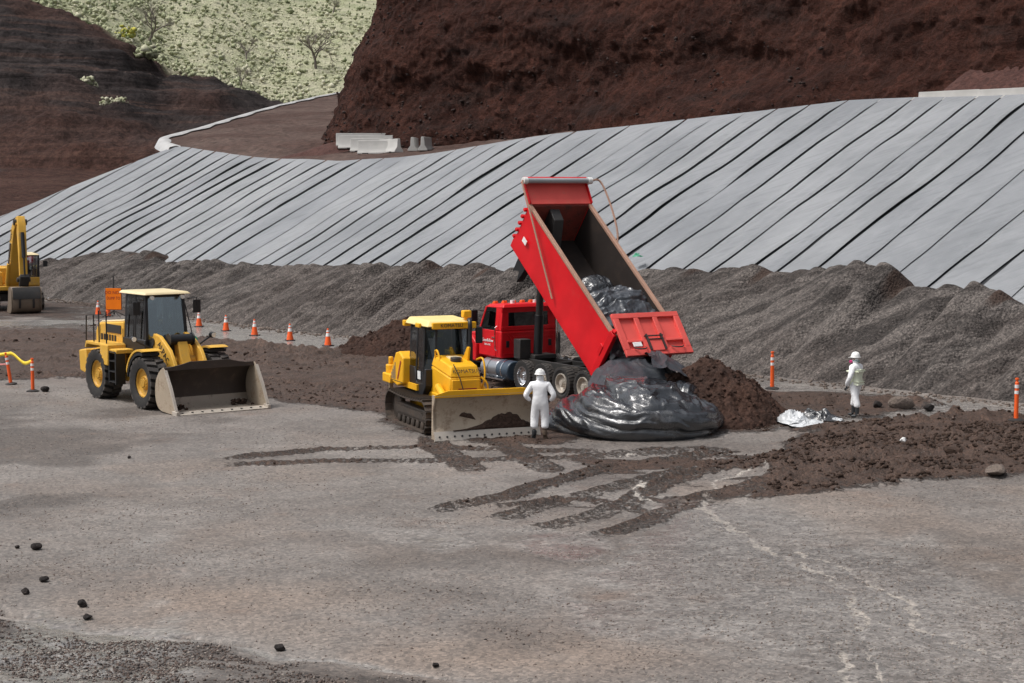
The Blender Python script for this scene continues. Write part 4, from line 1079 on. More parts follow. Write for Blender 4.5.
# ------------------------------------------------------------------ bulldozer
DH = (.375, -.927)
dozer = thing('bulldozer', 'yellow crawler bulldozer with a wide muddy blade beside the red truck', 'bulldozer', (-1.85, 48.05, 0), rotz_from(DH))
def crawler(parent, y, width, L, r, pitch, mat_shoe='track_steel', z0=.0, tall=0.0):
    """oval track: frame, rollers, idlers and separate shoes"""
    sgn = 1 if y > 0 else -1
    m = MB(); m.box(-L / 2 + .1, L / 2 - .1, y - .13, y + .13, .24 + z0, r * 1.42 + z0); fr = m.obj('track_frame', 'track_steel', parent, .03)
    m = MB(); m.prism([(-L / 2 + .25, .34), (-L / 2 + .1, .52), (L / 2 - .35, .52), (L / 2 - .15, .34)], y + sgn * .14 - .02, y + sgn * .14 + .03); m.obj('track_guard', 'track_steel', fr)
    for xx, nm in ((-L / 2, 'sprocket'), (L / 2, 'idler')):
        m = MB(); m.lathe([(r * .86, -.07), (r * .86, .07), (r * .74, .09), (r * .70, .05), (r * .36, .06), (r * .32, .12), (.004, .13), (.004, -.13), (r * .32, -.12), (r * .74, -.09)], (xx, y, r + z0 + .02), n=26)
        if nm == 'sprocket':
            for q_ in range(13):
                a_ = q_ * 2 * math.pi / 13; m.box(-.04, .04, -.05, .05, r * .80, r * .94, Matrix.Translation((xx, y, r + z0 + .02)) @ Matrix.Rotation(a_, 4, 'Y'))
        m.obj(nm, 'track_steel', fr)
    for k_ in range(6):
        xx = -L / 2 + .35 + k_ * (L - .7) / 5
        m = MB(); m.lathe([(.12, -.14), (.12, .14), (.07, .16), (.004, .16), (.004, -.16), (.07, -.16)], (xx, y, .16 + z0), n=14); m.obj('roller', 'track_steel', fr)
    # one shoe mesh shared
    m = MB(); m.box(-pitch * .48, pitch * .48, -width / 2, width / 2, -.018, .018); m.prism([(-pitch * .46, .018), (-pitch * .40, .075), (-pitch * .30, .075), (-pitch * .24, .018)], -width / 2, width / 2)
    m.box(-pitch * .45, pitch * .45, -.1, -.05, -.07, -.018); m.box(-pitch * .45, pitch * .45, .05, .1, -.07, -.018)
    sm = m.mesh('track_shoe', mat_shoe)
    R = r; per = 2 * L + 2 * math.pi * R; n_s = int(round(per / pitch))
    for k_ in range(n_s):
        d = k_ * per / n_s
        if d < L: p = (-L / 2 + d, 2 * R - .05 * math.sin(d / L * math.pi)); a = 0.0
        elif d < L + math.pi * R: q_ = (d - L) / R; p = (L / 2 + R * math.sin(q_), R + R * math.cos(q_)); a = q_
        elif d < 2 * L + math.pi * R: q_ = d - L - math.pi * R; p = (L / 2 - q_, 0); a = math.pi
        else: q_ = (d - 2 * L - math.pi * R) / R; p = (-L / 2 - R * math.sin(q_), R - R * math.cos(q_)); a = math.pi + q_
        put('track_shoe', sm, fr, (p[0], y, p[1] + z0 + .04), (0, a, 0))
    return fr
for sy in (-1, 1): crawler(dozer, sy * .88, .60, 2.65, .42, .19)
m = MB(); m.box(-1.5, 1.45, -.52, .52, .42, 1.0); m.obj('main_frame', 'dozer_yellow', dozer, .03)
# hood: shoulders narrow towards the top, sloping nose
m = MB()
m.hexa([(.25, -.50, .95), (1.62, -.46, .95), (1.62, .46, .95), (.25, .50, .95)], [(.25, -.50, 1.72), (1.62, -.44, 1.50), (1.62, .44, 1.50), (.25, .50, 1.72)])
m.hexa([(.25, -.50, 1.72), (1.62, -.44, 1.50), (1.62, .44, 1.50), (.25, .50, 1.72)], [(.30, -.42, 2.0), (1.50, -.38, 1.80), (1.50, .38, 1.80), (.30, .42, 2.0)])
hd = m.obj('engine_hood', 'dozer_yellow', dozer, .04)
m = MB(); m.box(1.60, 1.66, -.40, .40, .92, 1.44); m.obj('radiator_guard', 'dozer_yellow', hd, .02)
for k_ in range(4):
    m = MB(); m.box(1.655, 1.675, -.22, .30, 1.0 + k_ * .06, 1.03 + k_ * .06); m.obj('grille_slat', 'ink_dark_red', hd)
text('KOMATSU', .15, 'ink', dozer, frame((1.60, 0, 1.66), (0, 1, 0), (-.16, 0, .3)), sx=1.0)
m = MB(); m.cyl((1.0, -.05, 1.86), (1.0, -.05, 1.99), .15, n=14); m.obj('precleaner_cap', 'dark_metal', hd, .02)
m = MB(); m.box(.5, .95, -.16, .16, 1.90, 1.985); m.obj('hood_plate', 'cream_paint', hd, .02)
m = MB(); m.cyl((.80, .44, 1.6), (.80, .44, 2.35), .075, n=12); m.cyl((.80, .44, 2.3), (.80, .44, 2.75), .055, n=10); m.tube([(.80, .44, 2.7), (.80, .44, 2.86), (.72, .46, 2.95), (.60, .48, 2.96)], .06, 10, 4); m.obj('exhaust_stack', 'black_paint', dozer)
m = MB(); m.prism([(.62, 1.9), (.98, 2.26), (1.12, 2.26), (1.0, 1.84)], .28, .34); m.obj('exhaust_bracket', 'dozer_yellow', dozer, .01)
m = MB(); m.tube([(.42, -.42, 1.9), (.45, -.44, 2.12), (.58, -.42, 2.12), (.72, -.40, 1.88)], .028, 6, 4); m.obj('grab_handle', 'dozer_yellow', dozer)
m = MB(); m.tube([(1.45, .48, 1.0), (1.45, .62, 1.5), (1.3, .62, 1.95), (1.0, .55, 1.9)], .028, 6, 3); m.tube([(1.62, .44, 1.5), (1.7, .6, 1.3), (1.6, .62, .95)], .025, 6, 3); m.obj('grab_handle', 'dozer_yellow', dozer)
m = MB(); m.tube([(1.5, -.3, 1.85), (1.72, -.2, 1.5), (1.78, -.1, 1.1)], .014, 5); m.obj('hose_line', 'rubber', dozer)
# cab with dark pillars and tinted panes
m = MB(); m.prism([(-1.05, 1.15), (-1.05, 1.62), (-.55, 1.62), (-.40, 1.20), (.1, 1.2), (.26, 1.62), (.36, 1.62), (.36, 1.15), (.1, .88), (-.45, .88)], -.70, .70); dc = m.obj('cab', 'black_paint', dozer, .02)
m = MB()
for (x, w_, xt) in ((-1.02, .09, -1.0), (-.46, .08, -.46), (.13, .09, .10), (.36, .06, .26)):
    for sy in (-1, 1):
        yb_ = .70 if x < .3 else .44; 
        y0, y1 = sy * yb_, sy * (yb_ - .07); yt0, yt1 = sy * (yb_ - .06), sy * (yb_ - .13)
        m.hexa([(x - w_ / 2, y0, 1.2), (x + w_ / 2, y0, 1.2), (x + w_ / 2, y1, 1.2), (x - w_ / 2, y1, 1.2)], [(xt - w_ / 2, yt0, 2.76), (xt + w_ / 2, yt0, 2.76), (xt + w_ / 2, yt1, 2.76), (xt - w_ / 2, yt1, 2.76)])
m.box(-1.02, .28, -.60, .60, 2.68, 2.78)
m.obj('cab_frame', 'black_paint', dc, .01)
for sy in (-1, 1):
    pane('door_window', [(-.42, sy * .675, .98), (.10, sy * .675, .98), (.08, sy * .615, 2.7), (-.42, sy * .615, 2.7)], dc)
    pane('side_window', [(-.98, sy * .675, 1.62), (-.50, sy * .675, 1.62), (-.50, sy * .615, 2.7), (-.96, sy * .615, 2.7)], dc)
    pane('corner_window', [(.17, sy * .66, 1.6), (.36, sy * .42, 1.6), (.27, sy * .36, 2.7), (.14, sy * .60, 2.7)], dc)
pane('windscreen', [(.37, -.40, 1.62), (.37, .40, 1.62), (.275, .34, 2.7), (.275, -.34, 2.7)], dc)
pane('rear_window', [(-1.06, -.6, 1.62), (-1.06, .6, 1.62), (-1.03, .55, 2.7), (-1.03, -.55, 2.7)], dc)
m = MB(); m.box(-.7, -.25, -.25, .25, 1.2, 1.55); m.prism([(-.74, 1.5), (-.84, 2.3), (-.70, 2.34), (-.58, 1.55)], -.24, .24); m.obj('operator_seat', 'seat_fabric', dc, .04)
m = MB(); m.box(-.30, -.06, -.70, -.685, 1.3, 1.52); m.obj('door_sticker', 'light_lens', dc)
m = MB(); m.box(-.62, -.40, -.2, .1, 2.42, 2.56); m.obj('safety_placard', 'yellow_tape', dc)
m = MB(); m.hexa([(-1.22, -.78, 2.78), (.52, -.72, 2.78), (.52, .72, 2.78), (-1.22, .78, 2.78)], [(-1.10, -.66, 2.97), (.34, -.58, 2.95), (.34, .58, 2.95), (-1.10, .66, 2.97)])
rf = m.obj('cab_roof', 'dozer_roof_paint', dc, .04)
m = MB(); m.box(.44, .56, -.55, .72, 2.72, 2.90); m.obj('roof_visor', 'dozer_yellow', rf, .02)
m = MB(); m.box(-1.30, -1.12, -.80, -.2, 2.70, 2.86); m.box(-1.30, -1.12, .2, .8, 2.70, 2.86); m.obj('lamp_housing', 'dozer_yellow', rf, .02)
m = MB(); m.box(-.2, .12, -.80, -.72, 2.74, 2.86); m.obj('lamp_housing', 'dozer_yellow', rf, .02)
text('KOMATSU', .14, 'ink', dozer, frame((.567, .0, 2.81), (0, 1, 0), (0, 0, 1)), sx=1.0)
m = MB(); m.cyl((.30, .52, 2.9), (.30, .52, 3.02), .07, n=10); m.box(.19, .41, .40, .64, 3.0, 3.20); m.obj('beacon', 'dozer_yellow', rf, .03)
m = MB(); m.box(.40, .52, .74, .92, 2.30, 2.75); m.obj('mirror', 'black_paint', dozer, .02)
# rear tank, side box and hitch
m = MB(); m.prism([(-.98, 1.10), (-.98, 1.82), (-1.30, 1.98), (-1.62, 1.92), (-2.12, 1.32), (-2.12, 1.10), (-1.5, .98)], -.90, .90); tk = m.obj('fuel_tank', 'dozer_yellow', dozer, .04)
for k_ in range(4):
    m = MB(); m.box(-1.98 + k_ * .10, -1.92 + k_ * .10, -.908, -.90, 1.16, 1.34 + k_ * .10); m.obj('tank_slot', 'tank_metal', tk)
m = MB(); m.box(-2.0, -1.0, -.906, -.90, 1.115, 1.13); m.obj('panel_seam', 'ink', tk)
m = MB(); m.box(-1.35, -1.27, -.912, -.902, 1.15, 1.75, Matrix.Translation((-1.3, 0, 1.4)) @ Matrix.Rotation(.5, 4, 'Y') @ Matrix.Translation((1.3, 0, -1.4))); m.obj('red_stripe', 'ink_dark_red', tk)
m = MB(); m.box(-1.30, -.95, -.55, -.25, 1.95, 2.08); m.obj('filler_cap_box', 'dozer_yellow', tk, .02)
m = MB(); m.box(-2.5, -1.9, -.35, .35, .95, 1.25); m.cyl((-2.5, -.75, 1.2), (-2.5, -.75, 1.5), .15, n=12); m.cyl((-2.5, -.75, 1.5), (-2.5, -.75, 1.72), .07, n=10); m.box(-2.7, -2.0, -.95, -.2, 1.0, 1.26); m.obj('rear_hitch', 'dozer_yellow', dozer, .03)
m = MB(); m.box(-2.62, -2.5, -.8, -.68, .35, 1.0); m.obj('ripper_shank', 'worn_steel', dozer, .02)
m = MB(); m.box(-1.5, -.2, -.76, -.5, .98, 1.14); m.obj('track_fender', 'dozer_yellow', dozer)
# blade, arms and cylinders
bp = [(.0, .05), (-.10, .25), (-.16, .5), (-.14, .8), (-.04, 1.06), (.06, 1.20)]
bp = [(p[0], p[1]) for p in catmull([(a_, c_, 0) for a_, c_ in bp], 4)]
HBd = 1.47; BD = 2.85
m = MB(); m.sheet(lambda a, bb: (BD + bp[int(round(a * (len(bp) - 1)))][0], -HBd + 2 * HBd * bb, bp[int(round(a * (len(bp) - 1)))][1]), len(bp) - 1, 10)
bl = m.obj('blade', 'worn_steel', dozer, solid=.05)
bl.modifiers[0].offset = 0; bl.location = (0, .16, 0)
m = MB(); m.prism([(BD + .05, .0), (BD + .07, .02), (BD - .04, .25), (BD - .07, .24), (BD - .02, .0)], -HBd - .015, HBd + .015); ce = m.obj('cutting_edge', 'edge_steel', bl)
for k_ in range(14):
    yy = -HBd + .12 + k_ * (2 * HBd - .24) / 13
    m = MB(); m.cyl((BD + .018, yy, .11), (BD + .045, yy, .12), .028, n=8); m.obj('bolt', 'dark_metal', ce)
m = MB(); m.prismx([(-HBd - .02, 1.14), (-HBd - .02, 1.22), (-HBd + .35, 1.32), (HBd - .5, 1.32), (HBd - .02, 1.22), (HBd - .02, 1.14)], BD + .02, BD + .075); m.obj('top_guard', 'dozer_yellow', bl, .008)
for sy in (-1, 1):
    m = MB(); m.prism([(BD - .22, .05), (BD + .03, .05), (BD - .08, .3), (BD - .11, .8), (BD + .08, 1.2), (BD - .16, 1.2)], sy * HBd - .02, sy * HBd + .02); m.obj('end_plate', 'worn_steel', bl)
    m = MB(); m.tube([(.3, sy * .42, .55), (1.5, sy * .46, .45), (2.1, sy * .42, .38), (2.5, sy * .12, .36)], .11, 8); m.obj('push_arm', 'dozer_yellow', dozer)
    m = MB(); m.cyl((1.05, sy * .58, 1.22), (1.75, sy * .62, .95), .10, n=14); m.obj('lift_cylinder', 'dozer_yellow', dozer, .01)
    m = MB(); m.cyl((1.75, sy * .62, .95), (2.35, sy * .64, .72), .045, n=10); m.obj('cylinder_rod', 'hydraulic_chrome', dozer)
    m = MB(); m.cyl((1.7, sy * .55, .45), (2.48, sy * 1.0, .6), .07, n=12); m.obj('angle_cylinder', 'dozer_yellow', dozer)
# mud smeared on the moldboard and caked on the blade
yy = np.linspace(-.95, HBd - .02, 130); vz = np.linspace(0, 1, 26)
YB, VB = np.meshgrid(yy, vz, indexing='ij')
topz = .26 + (.05 + .34 * np.exp(-((YB - .55) / .55) ** 2)) * smooth(-.95, -.3, YB) * (1 + .35 * fbm(YB * 6, YB * 0, 3, 640))
zb = .235 + (topz - .235) * VB
xb = BD + np.interp(zb, [p[1] for p in bp], [p[0] for p in bp]) + .028 + .05 * np.sin(VB * math.pi) ** .7 * (.5 + 1.0 * ridged(YB * 5, VB * 2, 3, 641)) - .03 * (VB > .98)
ob = grid_mesh('caked_mud', np.stack([xb, YB, zb], -1), 'clod_soil', parent=bl)
yy = np.linspace(-.75, -.30, 40); YB, VB = np.meshgrid(yy, np.linspace(0, 1, 10), indexing='ij')
zb = .62 - .25 * (YB + .75) + .13 * VB * np.sin((YB + .75) / .45 * math.pi) ** .6 * (1 + .5 * fbm(YB * 9, YB * 0, 2, 643))
xb = BD + np.interp(zb, [p[1] for p in bp], [p[0] for p in bp]) + .027 + .03 * np.sin(VB * math.pi)
grid_mesh('caked_mud', np.stack([xb, YB, zb], -1), 'clod_soil', parent=bl)

# ------------------------------------------------------------------ dump truck
TH = (-.516, .857)
truck = thing('dump_truck', 'red dump truck tipping its raised bed with the tailgate swung open', 'dump truck', (3.55, 52.83, 0), rotz_from(TH))
me_tt = lug_tyre(.52, .27, 30, .018); me_td = lug_tyre(.52, .54, 30, .018)
me_al = rim_mesh(.30, .22, 'chrome', 10, .09); me_st = rim_mesh(.30, .20, 'edge_steel', 10, .12)
for wx, dual, rim in ((.72, 1, me_st), (1.94, 1, me_st), (3.14, 0, me_st), (4.30, 0, me_al), (8.15, 0, me_al)):
    for sy in (-1, 1):
        wl = put('wheel', me_td if dual else me_tt, truck, (wx, sy * (.95 if dual else 1.06), .515))
        put('rim', rim, wl, (0, sy * (.17 if dual else .02), 0), (0, 0, 0) if sy > 0 else (0, 0, math.pi))
    m = MB(); m.cyl((wx, -.95, .515), (wx, .95, .515), .09); m.cyl((wx, -.2, .515), (wx, .2, .515), .2); m.obj('axle', 'dark_metal', truck)
for sy in (-1, 1):
    m = MB(); m.box(-.25, 9.0, sy * .43 - .05, sy * .43 + .05, .70, .98); m.obj('frame_rail', 'dark_metal', truck, .01)
for xx in (0, 1.3, 2.6, 3.8, 5.0): 
    m = MB(); m.box(xx - .06, xx + .06, -.4, .4, .72, .95); m.obj('cross_member', 'dark_metal', truck)
for xx in (1.33,):
    m = MB(); m.prism([(xx - .55, .52), (xx - .1, .72), (xx + .1, .72), (xx + .55, .52), (xx + .5, .46), (xx, .6), (xx - .5, .46)], .5, .58); m.prism([(xx - .55, .52), (xx - .1, .72), (xx + .1, .72), (xx + .55, .52), (xx + .5, .46), (xx, .6), (xx - .5, .46)], -.58, -.5); m.obj('leaf_spring', 'dark_metal', truck)
m = MB(); m.box(4.75, 5.35, -.42, .42, .98, 1.12); m.obj('hoist_mount', 'dark_metal', truck, .02)
m = MB(); m.box(5.05, 5.45, .38, .80, .98, 1.62); m.obj('tool_box', 'dark_metal', truck, .02)
for sy in (-1, 1):
    m = MB(); m.cyl((5.0, sy * 1.0, .60), (5.75, sy * 1.0, .60), .33, n=24); tk = m.obj('fuel_tank', 'blue_tank' if sy > 0 else 'tank_metal', truck, .04)
    m = MB(); m.cyl((5.75, sy * 1.0, .60), (6.75, sy * 1.0, .60), .325, n=24); m.obj('tank_sleeve', 'tank_metal', tk, .02)
    m = MB()
    pass
    for xx in (5.4, 6.3):
        m = MB(); m.lathe([(.345, -.03), (.345, .03), (.33, .03), (.33, -.03)], (xx, sy * 1.0, .60), 'X', 20); m.obj('tank_strap', 'chrome', tk)
    m = MB(); m.box(5.3, 6.6, sy * 1.2 - .1, sy * 1.2 + .1, .28, .33); m.obj('tank_step', 'chrome', tk)
# cab
m = MB()
m.hexa([(5.8, -1.08, .95), (7.25, -1.08, .95), (7.25, 1.08, .95), (5.8, 1.08, .95)], [(5.8, -1.08, 1.85), (7.3, -1.05, 1.85), (7.3, 1.05, 1.85), (5.8, 1.08, 1.85)])
tc_ = m.obj('cab', 'red_paint', truck, .05)
m = MB()   # upper cab shell as posts and panels around the window openings
m.box(5.80, 5.88, -1.05, 1.05, 1.85, 2.0); m.box(5.82, 5.90, -1.02, 1.02, 2.45, 2.66)
for sy in (-1, 1):
    m.hexa([(5.80, sy * 1.07, 1.85), (5.98, sy * 1.07, 1.85), (5.98, sy * .78, 1.85), (5.80, sy * .78, 1.85)], [(5.83, sy * 1.0, 2.62), (5.98, sy * 1.0, 2.62), (5.98, sy * .76, 2.62), (5.83, sy * .76, 2.62)])
    m.hexa([(5.98, sy * 1.07, 1.85), (6.22, sy * 1.07, 1.85), (6.22, sy * 1.0, 1.85), (5.98, sy * 1.0, 1.85)], [(5.98, sy * 1.0, 2.62), (6.22, sy * 1.0, 2.62), (6.22, sy * .93, 2.62), (5.98, sy * .93, 2.62)])
    m.hexa([(7.18, sy * 1.06, 1.85), (7.28, sy * 1.06, 1.85), (7.28, sy * .96, 1.85), (7.18, sy * .96, 1.85)], [(6.85, sy * .99, 2.62), (6.95, sy * .99, 2.62), (6.95, sy * .9, 2.62), (6.85, sy * .9, 2.62)])
m.obj('cab_pillars', 'red_paint', tc_, .02)
m = MB(); m.hexa([(5.76, -1.03, 2.60), (7.0, -1.0, 2.58), (7.0, 1.0, 2.58), (5.76, 1.03, 2.60)], [(5.86, -.92, 2.74), (6.8, -.9, 2.70), (6.8, .9, 2.70), (5.86, .92, 2.74)]); m.obj('cab_roof', 'red_paint', tc_, .04)
pane('rear_window', [(5.835, -.78, 2.0), (5.835, .78, 2.0), (5.85, .76, 2.45), (5.85, -.76, 2.45)], tc_, 'truck_glass')
m = MB(); m.box(5.90, 6.9, -.9, .9, 1.86, 1.88); m.obj('parcel_shelf', 'black_paint', tc_)
for sy in (-1, 1):
    pane('door_window', [(6.22, sy * 1.05, 1.87), (7.18, sy * 1.04, 1.87), (6.87, sy * .97, 2.6), (6.22, sy * .97, 2.6)], tc_, 'truck_glass')
    m = MB(); m.hexa([(6.12, sy * 1.082, 1.0), (7.2, sy * 1.082, 1.0), (7.2, sy * 1.10, 1.0), (6.12, sy * 1.10, 1.0)], [(6.12, sy * 1.07, 1.84), (7.2, sy * 1.07, 1.84), (7.2, sy * 1.09, 1.84), (6.12, sy * 1.09, 1.84)]); dr = m.obj('door', 'red_paint', tc_, .01)
    m = MB(); m.box(6.2, 6.34, sy * 1.10 - .02, sy * 1.10 + .02, 1.6, 1.64); m.obj('door_handle', 'chrome', dr)
    m = MB(); m.tube([(6.05, sy * 1.10, 1.2), (6.05, sy * 1.16, 1.25), (6.05, sy * 1.16, 1.95), (6.05, sy * 1.08, 2.0)], .018, 6); m.obj('grab_rail', 'chrome', tc_)
    m = MB(); m.tube([(7.0, sy * 1.02, 2.45), (7.1, sy * 1.36, 2.5), (7.1, sy * 1.36, 1.95), (7.1, sy * 1.08, 1.9)], .018, 6); m.box(7.02, 7.12, sy * 1.36 - .11, sy * 1.36 + .11, 2.0, 2.48); m.obj('mirror', 'black_paint', tc_, .02)
    m = MB(); m.box(5.785, 5.80, sy * .82 - .06, sy * .82 + .06, 1.3, 1.52); m.obj('cab_vent', 'black_paint', tc_, .01)
    m = MB(); m.prism([(7.3, .75), (7.3, 1.35), (7.6, 1.58), (8.3, 1.58), (8.85, 1.2), (8.9, .75), (8.72, .75), (8.6, 1.1), (8.15, 1.2), (7.72, 1.1), (7.55, .75)], sy * 1.02 - .14, sy * 1.02 + .14); m.obj('front_fender', 'red_paint', truck, .04)
text('Goodfellow', .15, 'reflective_white', tc_, frame((6.62, 1.104, 1.50), (-1, 0, 0), (0, 0, 1)))
text('BROS., INC.', .08, 'reflective_white', tc_, frame((6.62, 1.104, 1.36), (-1, 0, 0), (0, 0, 1)))
# pressed ribs on the cab's back wall
m = MB()
for z_, a0_, a1_ in ((1.76, -.95, .95), (1.62, -.95, .62), (1.08, -.95, .98)): m.box(5.782, 5.80, a0_, a1_, z_, z_ + .03)
for (p0, p1) in (((.82, 1.72), (.28, 1.10)), ((.66, 1.72), (.15, 1.10))):
    m.cyl((5.795, p0[0], p0[1]), (5.795, p1[0], p1[1]), .018, n=6)
m.obj('pressed_rib', 'red_paint', tc_)
for yy in (-.7, -.35, 0, .35, .7):
    m = MB(); m.prism([(6.72, 2.68), (6.74, 2.78), (6.82, 2.78), (6.92, 2.68)], yy - .07, yy + .07); m.obj('marker_lamp', 'orange_plastic', tc_, .01)
m = MB(); m.cyl((6.1, .45, 2.72), (6.1, .45, 2.84), .08, n=12); m.cyl((6.15, -.45, 2.72), (6.15, -.45, 2.82), .07, n=12); m.obj('roof_beacon', 'light_lens', tc_)
m = MB(); m.hexa([(7.25, -.82, .8), (9.05, -.68, .8), (9.05, .68, .8), (7.25, .82, .8)], [(7.3, -.78, 1.82), (8.98, -.52, 1.58), (8.98, .52, 1.58), (7.3, .78, 1.82)]); m.obj('engine_hood', 'red_paint', truck, .08)
m = MB(); m.box(9.02, 9.10, -.5, .5, .75, 1.5); m.obj('radiator_grille', 'chrome', truck, .02)
m = MB(); m.box(9.05, 9.25, -1.15, 1.15, .45, .75); m.obj('bumper', 'chrome', truck, .04)
m = MB(); m.tube([(5.55, -.95, .9), (5.55, -1.0, 1.2), (5.6, -1.0, 2.4), (5.6, -1.0, 2.95)], .075, 10); m.tube([(5.5, -.95, 1.0), (5.2, -.95, .85), (4.9, -.9, .95)], .07, 8, 3); ex = m.obj('exhaust_stack', 'dark_metal', truck)
m = MB(); m.cyl((5.6, -1.0, 1.5), (5.6, -1.0, 2.3), .10, n=14); m.obj('heat_shield', 'chrome', ex)
# mud flaps
for sy in (-1, 1):
    m = MB(); m.box(-.02, .0, sy * .95 - .28, sy * .95 + .28, .2, .85); m.obj('mud_flap', 'rubber', truck)

# raised bed
TH_ = math.radians(38.5)
bed = bpy.data.objects.new('bed', None)   # replaced below by the floor mesh as parent
bpy.data.objects.remove(bed)
L, HBed, WB = 6.2, 1.5, 1.22
m = MB(); m.box(-.05, L, -1.10, 1.10, -.05, .04)
bed = m.obj('bed', 'bed_inside', truck)
bed.location = (0, 0, .97); bed.rotation_euler = (0, -TH_, 0)
for sy in (-1, 1):
    m = MB()
    out_ = [(1.24, -.16), (1.24, .10), (1.17, .40), (1.17, 1.46), (1.10, 1.46), (1.10, -.02), (1.0, -.16)]
    m.prismx([(sy * y_, z_) for y_, z_ in out_], -.02, L - .02); sw = m.obj('side_wall', 'red_paint', bed, .012)
    m = MB(); m.box(-.02, L, min(sy * 1.075, sy * 1.2), max(sy * 1.075, sy * 1.2), 1.455, 1.55); m.obj('top_rail', 'rail_cap', sw, .012)
    m = MB(); m.box(.06, L - .1, sy * 1.092 - .006, sy * 1.092 + .006, .04, 1.45); m.obj('side_liner', 'bed_inside', sw)
    m = MB(); m.prismx([(sy * 1.165, -.16), (sy * 1.28, -.14), (sy * 1.28, 1.62), (sy * 1.165, 1.60)], -.06, .20); m.obj('corner_post', 'red_paint', sw, .012)
    m = MB(); m.box(.15, .32, sy * 1.25 - .05, sy * 1.25 + .05, .65, 1.0); m.obj('hinge_plate', 'red_paint', sw, .01)
    for k_ in range(5):
        m = MB(); m.box(L - .02, L + .09, min(sy * .9, sy * 1.24), max(sy * .9, sy * 1.24), .15 + k_ * .27, .24 + k_ * .27); m.obj('stake_rib', 'red_paint', sw, .01)
m = MB(); m.box(L - .06, L, -1.10, 1.10, .0, 1.50); fw = m.obj('front_wall', 'bed_front_inside', bed, .01)
m = MB(); m.prism([(L - .02, 1.50), (L + .72, 1.80), (L + .72, 1.86), (L - .04, 1.57)], -1.16, 1.16); cs = m.obj('cab_shield', 'pale_red_paint', bed, .015)
for sy in (-1, 1):
    m = MB(); m.prism([(L - .02, 1.40), (L + .72, 1.76), (L + .72, 1.98), (L - .06, 1.64)], sy * 1.17 - .02, sy * 1.17 + .02); m.obj('shield_side', 'red_paint', cs, .01)
m = MB(); m.box(L + .68, L + .78, -1.2, 1.2, 1.78, 2.02); m.obj('shield_lip', 'red_paint', cs, .012)
m = MB(); m.cyl((L + .58, -1.15, 2.02), (L + .58, 1.15, 2.02), .085, n=16); ta = m.obj('tarp_roller', 'grey_film', bed)
for sy in (-1, 1):
    m = MB(); m.cyl((L + .58, sy * 1.15, 2.02), (L + .58, sy * 1.30, 2.02), .11, n=14); m.obj('roller_end', 'white_plastic', ta)
m = MB(); m.prism([(L - 1.15, .04), (L - .50, 1.28), (L - .06, 1.38), (L - .06, .04)], .0, .36); m.obj('hoist_housing', 'dark_metal', bed, .02)
for sy in (-1, 1):
    pts = [(L + .58, sy * 1.27, 2.02), (L + .45, sy * 1.36, 1.98), (L - .6, sy * 1.36, 1.5), (3.1, sy * 1.34, .28)] if sy > 0 else [(L + .58, sy * 1.27, 2.02), (L + .55, sy * 1.62, 2.02), (L - .2, sy * 1.72, 1.75), (L - 1.2, sy * 1.66, 1.35), (L - 1.8, sy * 1.45, 1.0), (3.6, sy * 1.30, .3)]
    m = MB(); m.tube(pts, .032, 8, 5); m.obj('tarp_arm', 'rail_cap', bed)
m = MB(); m.box(.1, L - .3, .36, .52, -.26, -.05); m.box(.1, L - .3, -.52, -.36, -.26, -.05); m.obj('bed_longsill', 'dark_metal', bed)
for k_ in range(9):
    m = MB(); m.box(.3 + k_ * .65, .40 + k_ * .65, -1.15, 1.15, -.16, -.05); m.obj('floor_crossbeam', 'red_paint', bed)
m = MB(); m.prism([(L - .35, -.16), (L - .35, -.95), (L - .65, -.7), (L - .75, -1.1), (L - .95, -.16)], .75, 1.0); m.obj('splash_bracket', 'black_paint', bed)
m = MB(); m.box(L - .75, L - .5, 1.245, 1.26, .45, .62); m.obj('white_decal', 'white_plastic', bed)
# hoist
top_h = Matrix.Translation((0, 0, .97)) @ Matrix.Rotation(-TH_, 4, 'Y') @ Vector((L - .15, .15, -.02))
m = MB(); b0 = Vector((5.0, .15, 1.0)); m.cyl(b0, b0.lerp(top_h, .38), .15, n=16); ho_ = m.obj('hoist_cylinder', 'black_paint', truck, .01)
m = MB(); m.cyl(b0.lerp(top_h, .38), b0.lerp(top_h, .7), .12, n=14); m.cyl(b0.lerp(top_h, .7), top_h, .09, n=12); m.obj('hoist_stage', 'dark_metal', ho_)

# tailgate swung out on its top hinges
tgx0, tgz0, tgx1, tgz1 = -.73, 2.74, -1.57, 1.62
gv = Vector((tgx1 - tgx0, 0, tgz1 - tgz0)); GL = gv.length
gate = bpy.data.objects.new('tailgate_tmp', None); bpy.data.objects.remove(gate)
MG = frame((tgx0, 0, tgz0), (0, 1, 0), gv)       # local x = truck left, local y = down the gate, z = out of one face
zdir = MG.to_3x3() @ Vector((0, 0, 1))
OUT = 1.0 if zdir.x < 0 else -1.0               # outward (to the rear)
def gbox(mb, x0, x1, y0, y1, z0, z1): return mb.box(x0, x1, y0, y1, min(OUT * z0, OUT * z1), max(OUT * z0, OUT * z1))
m = MB(); gbox(m, -1.12, 1.12, .02, GL - .02, -.03, .01)
tgate = m.obj('tailgate', 'pale_red_paint', truck, label='pale red tailgate with three recessed panels'); tgate.matrix_local = MG
m = MB()
for (x0, x1, y0, y1) in ((-1.2, 1.2, -.05, .12), (-1.2, 1.2, GL - .2, GL + .02), (-1.2, -1.0, .12, GL - .2), (1.0, 1.2, .12, GL - .2), (-.38, -.22, .12, GL - .2), (.30, .46, .12, GL - .2), (-1.0, -.38, GL - .52, GL - .44), (.46, 1.0, GL - .52, GL - .44)):
    q = MB(); gbox(q, x0, x1, y0, y1, .0, .10); q.obj('gate_rib', 'pale_red_paint', tgate, .012)
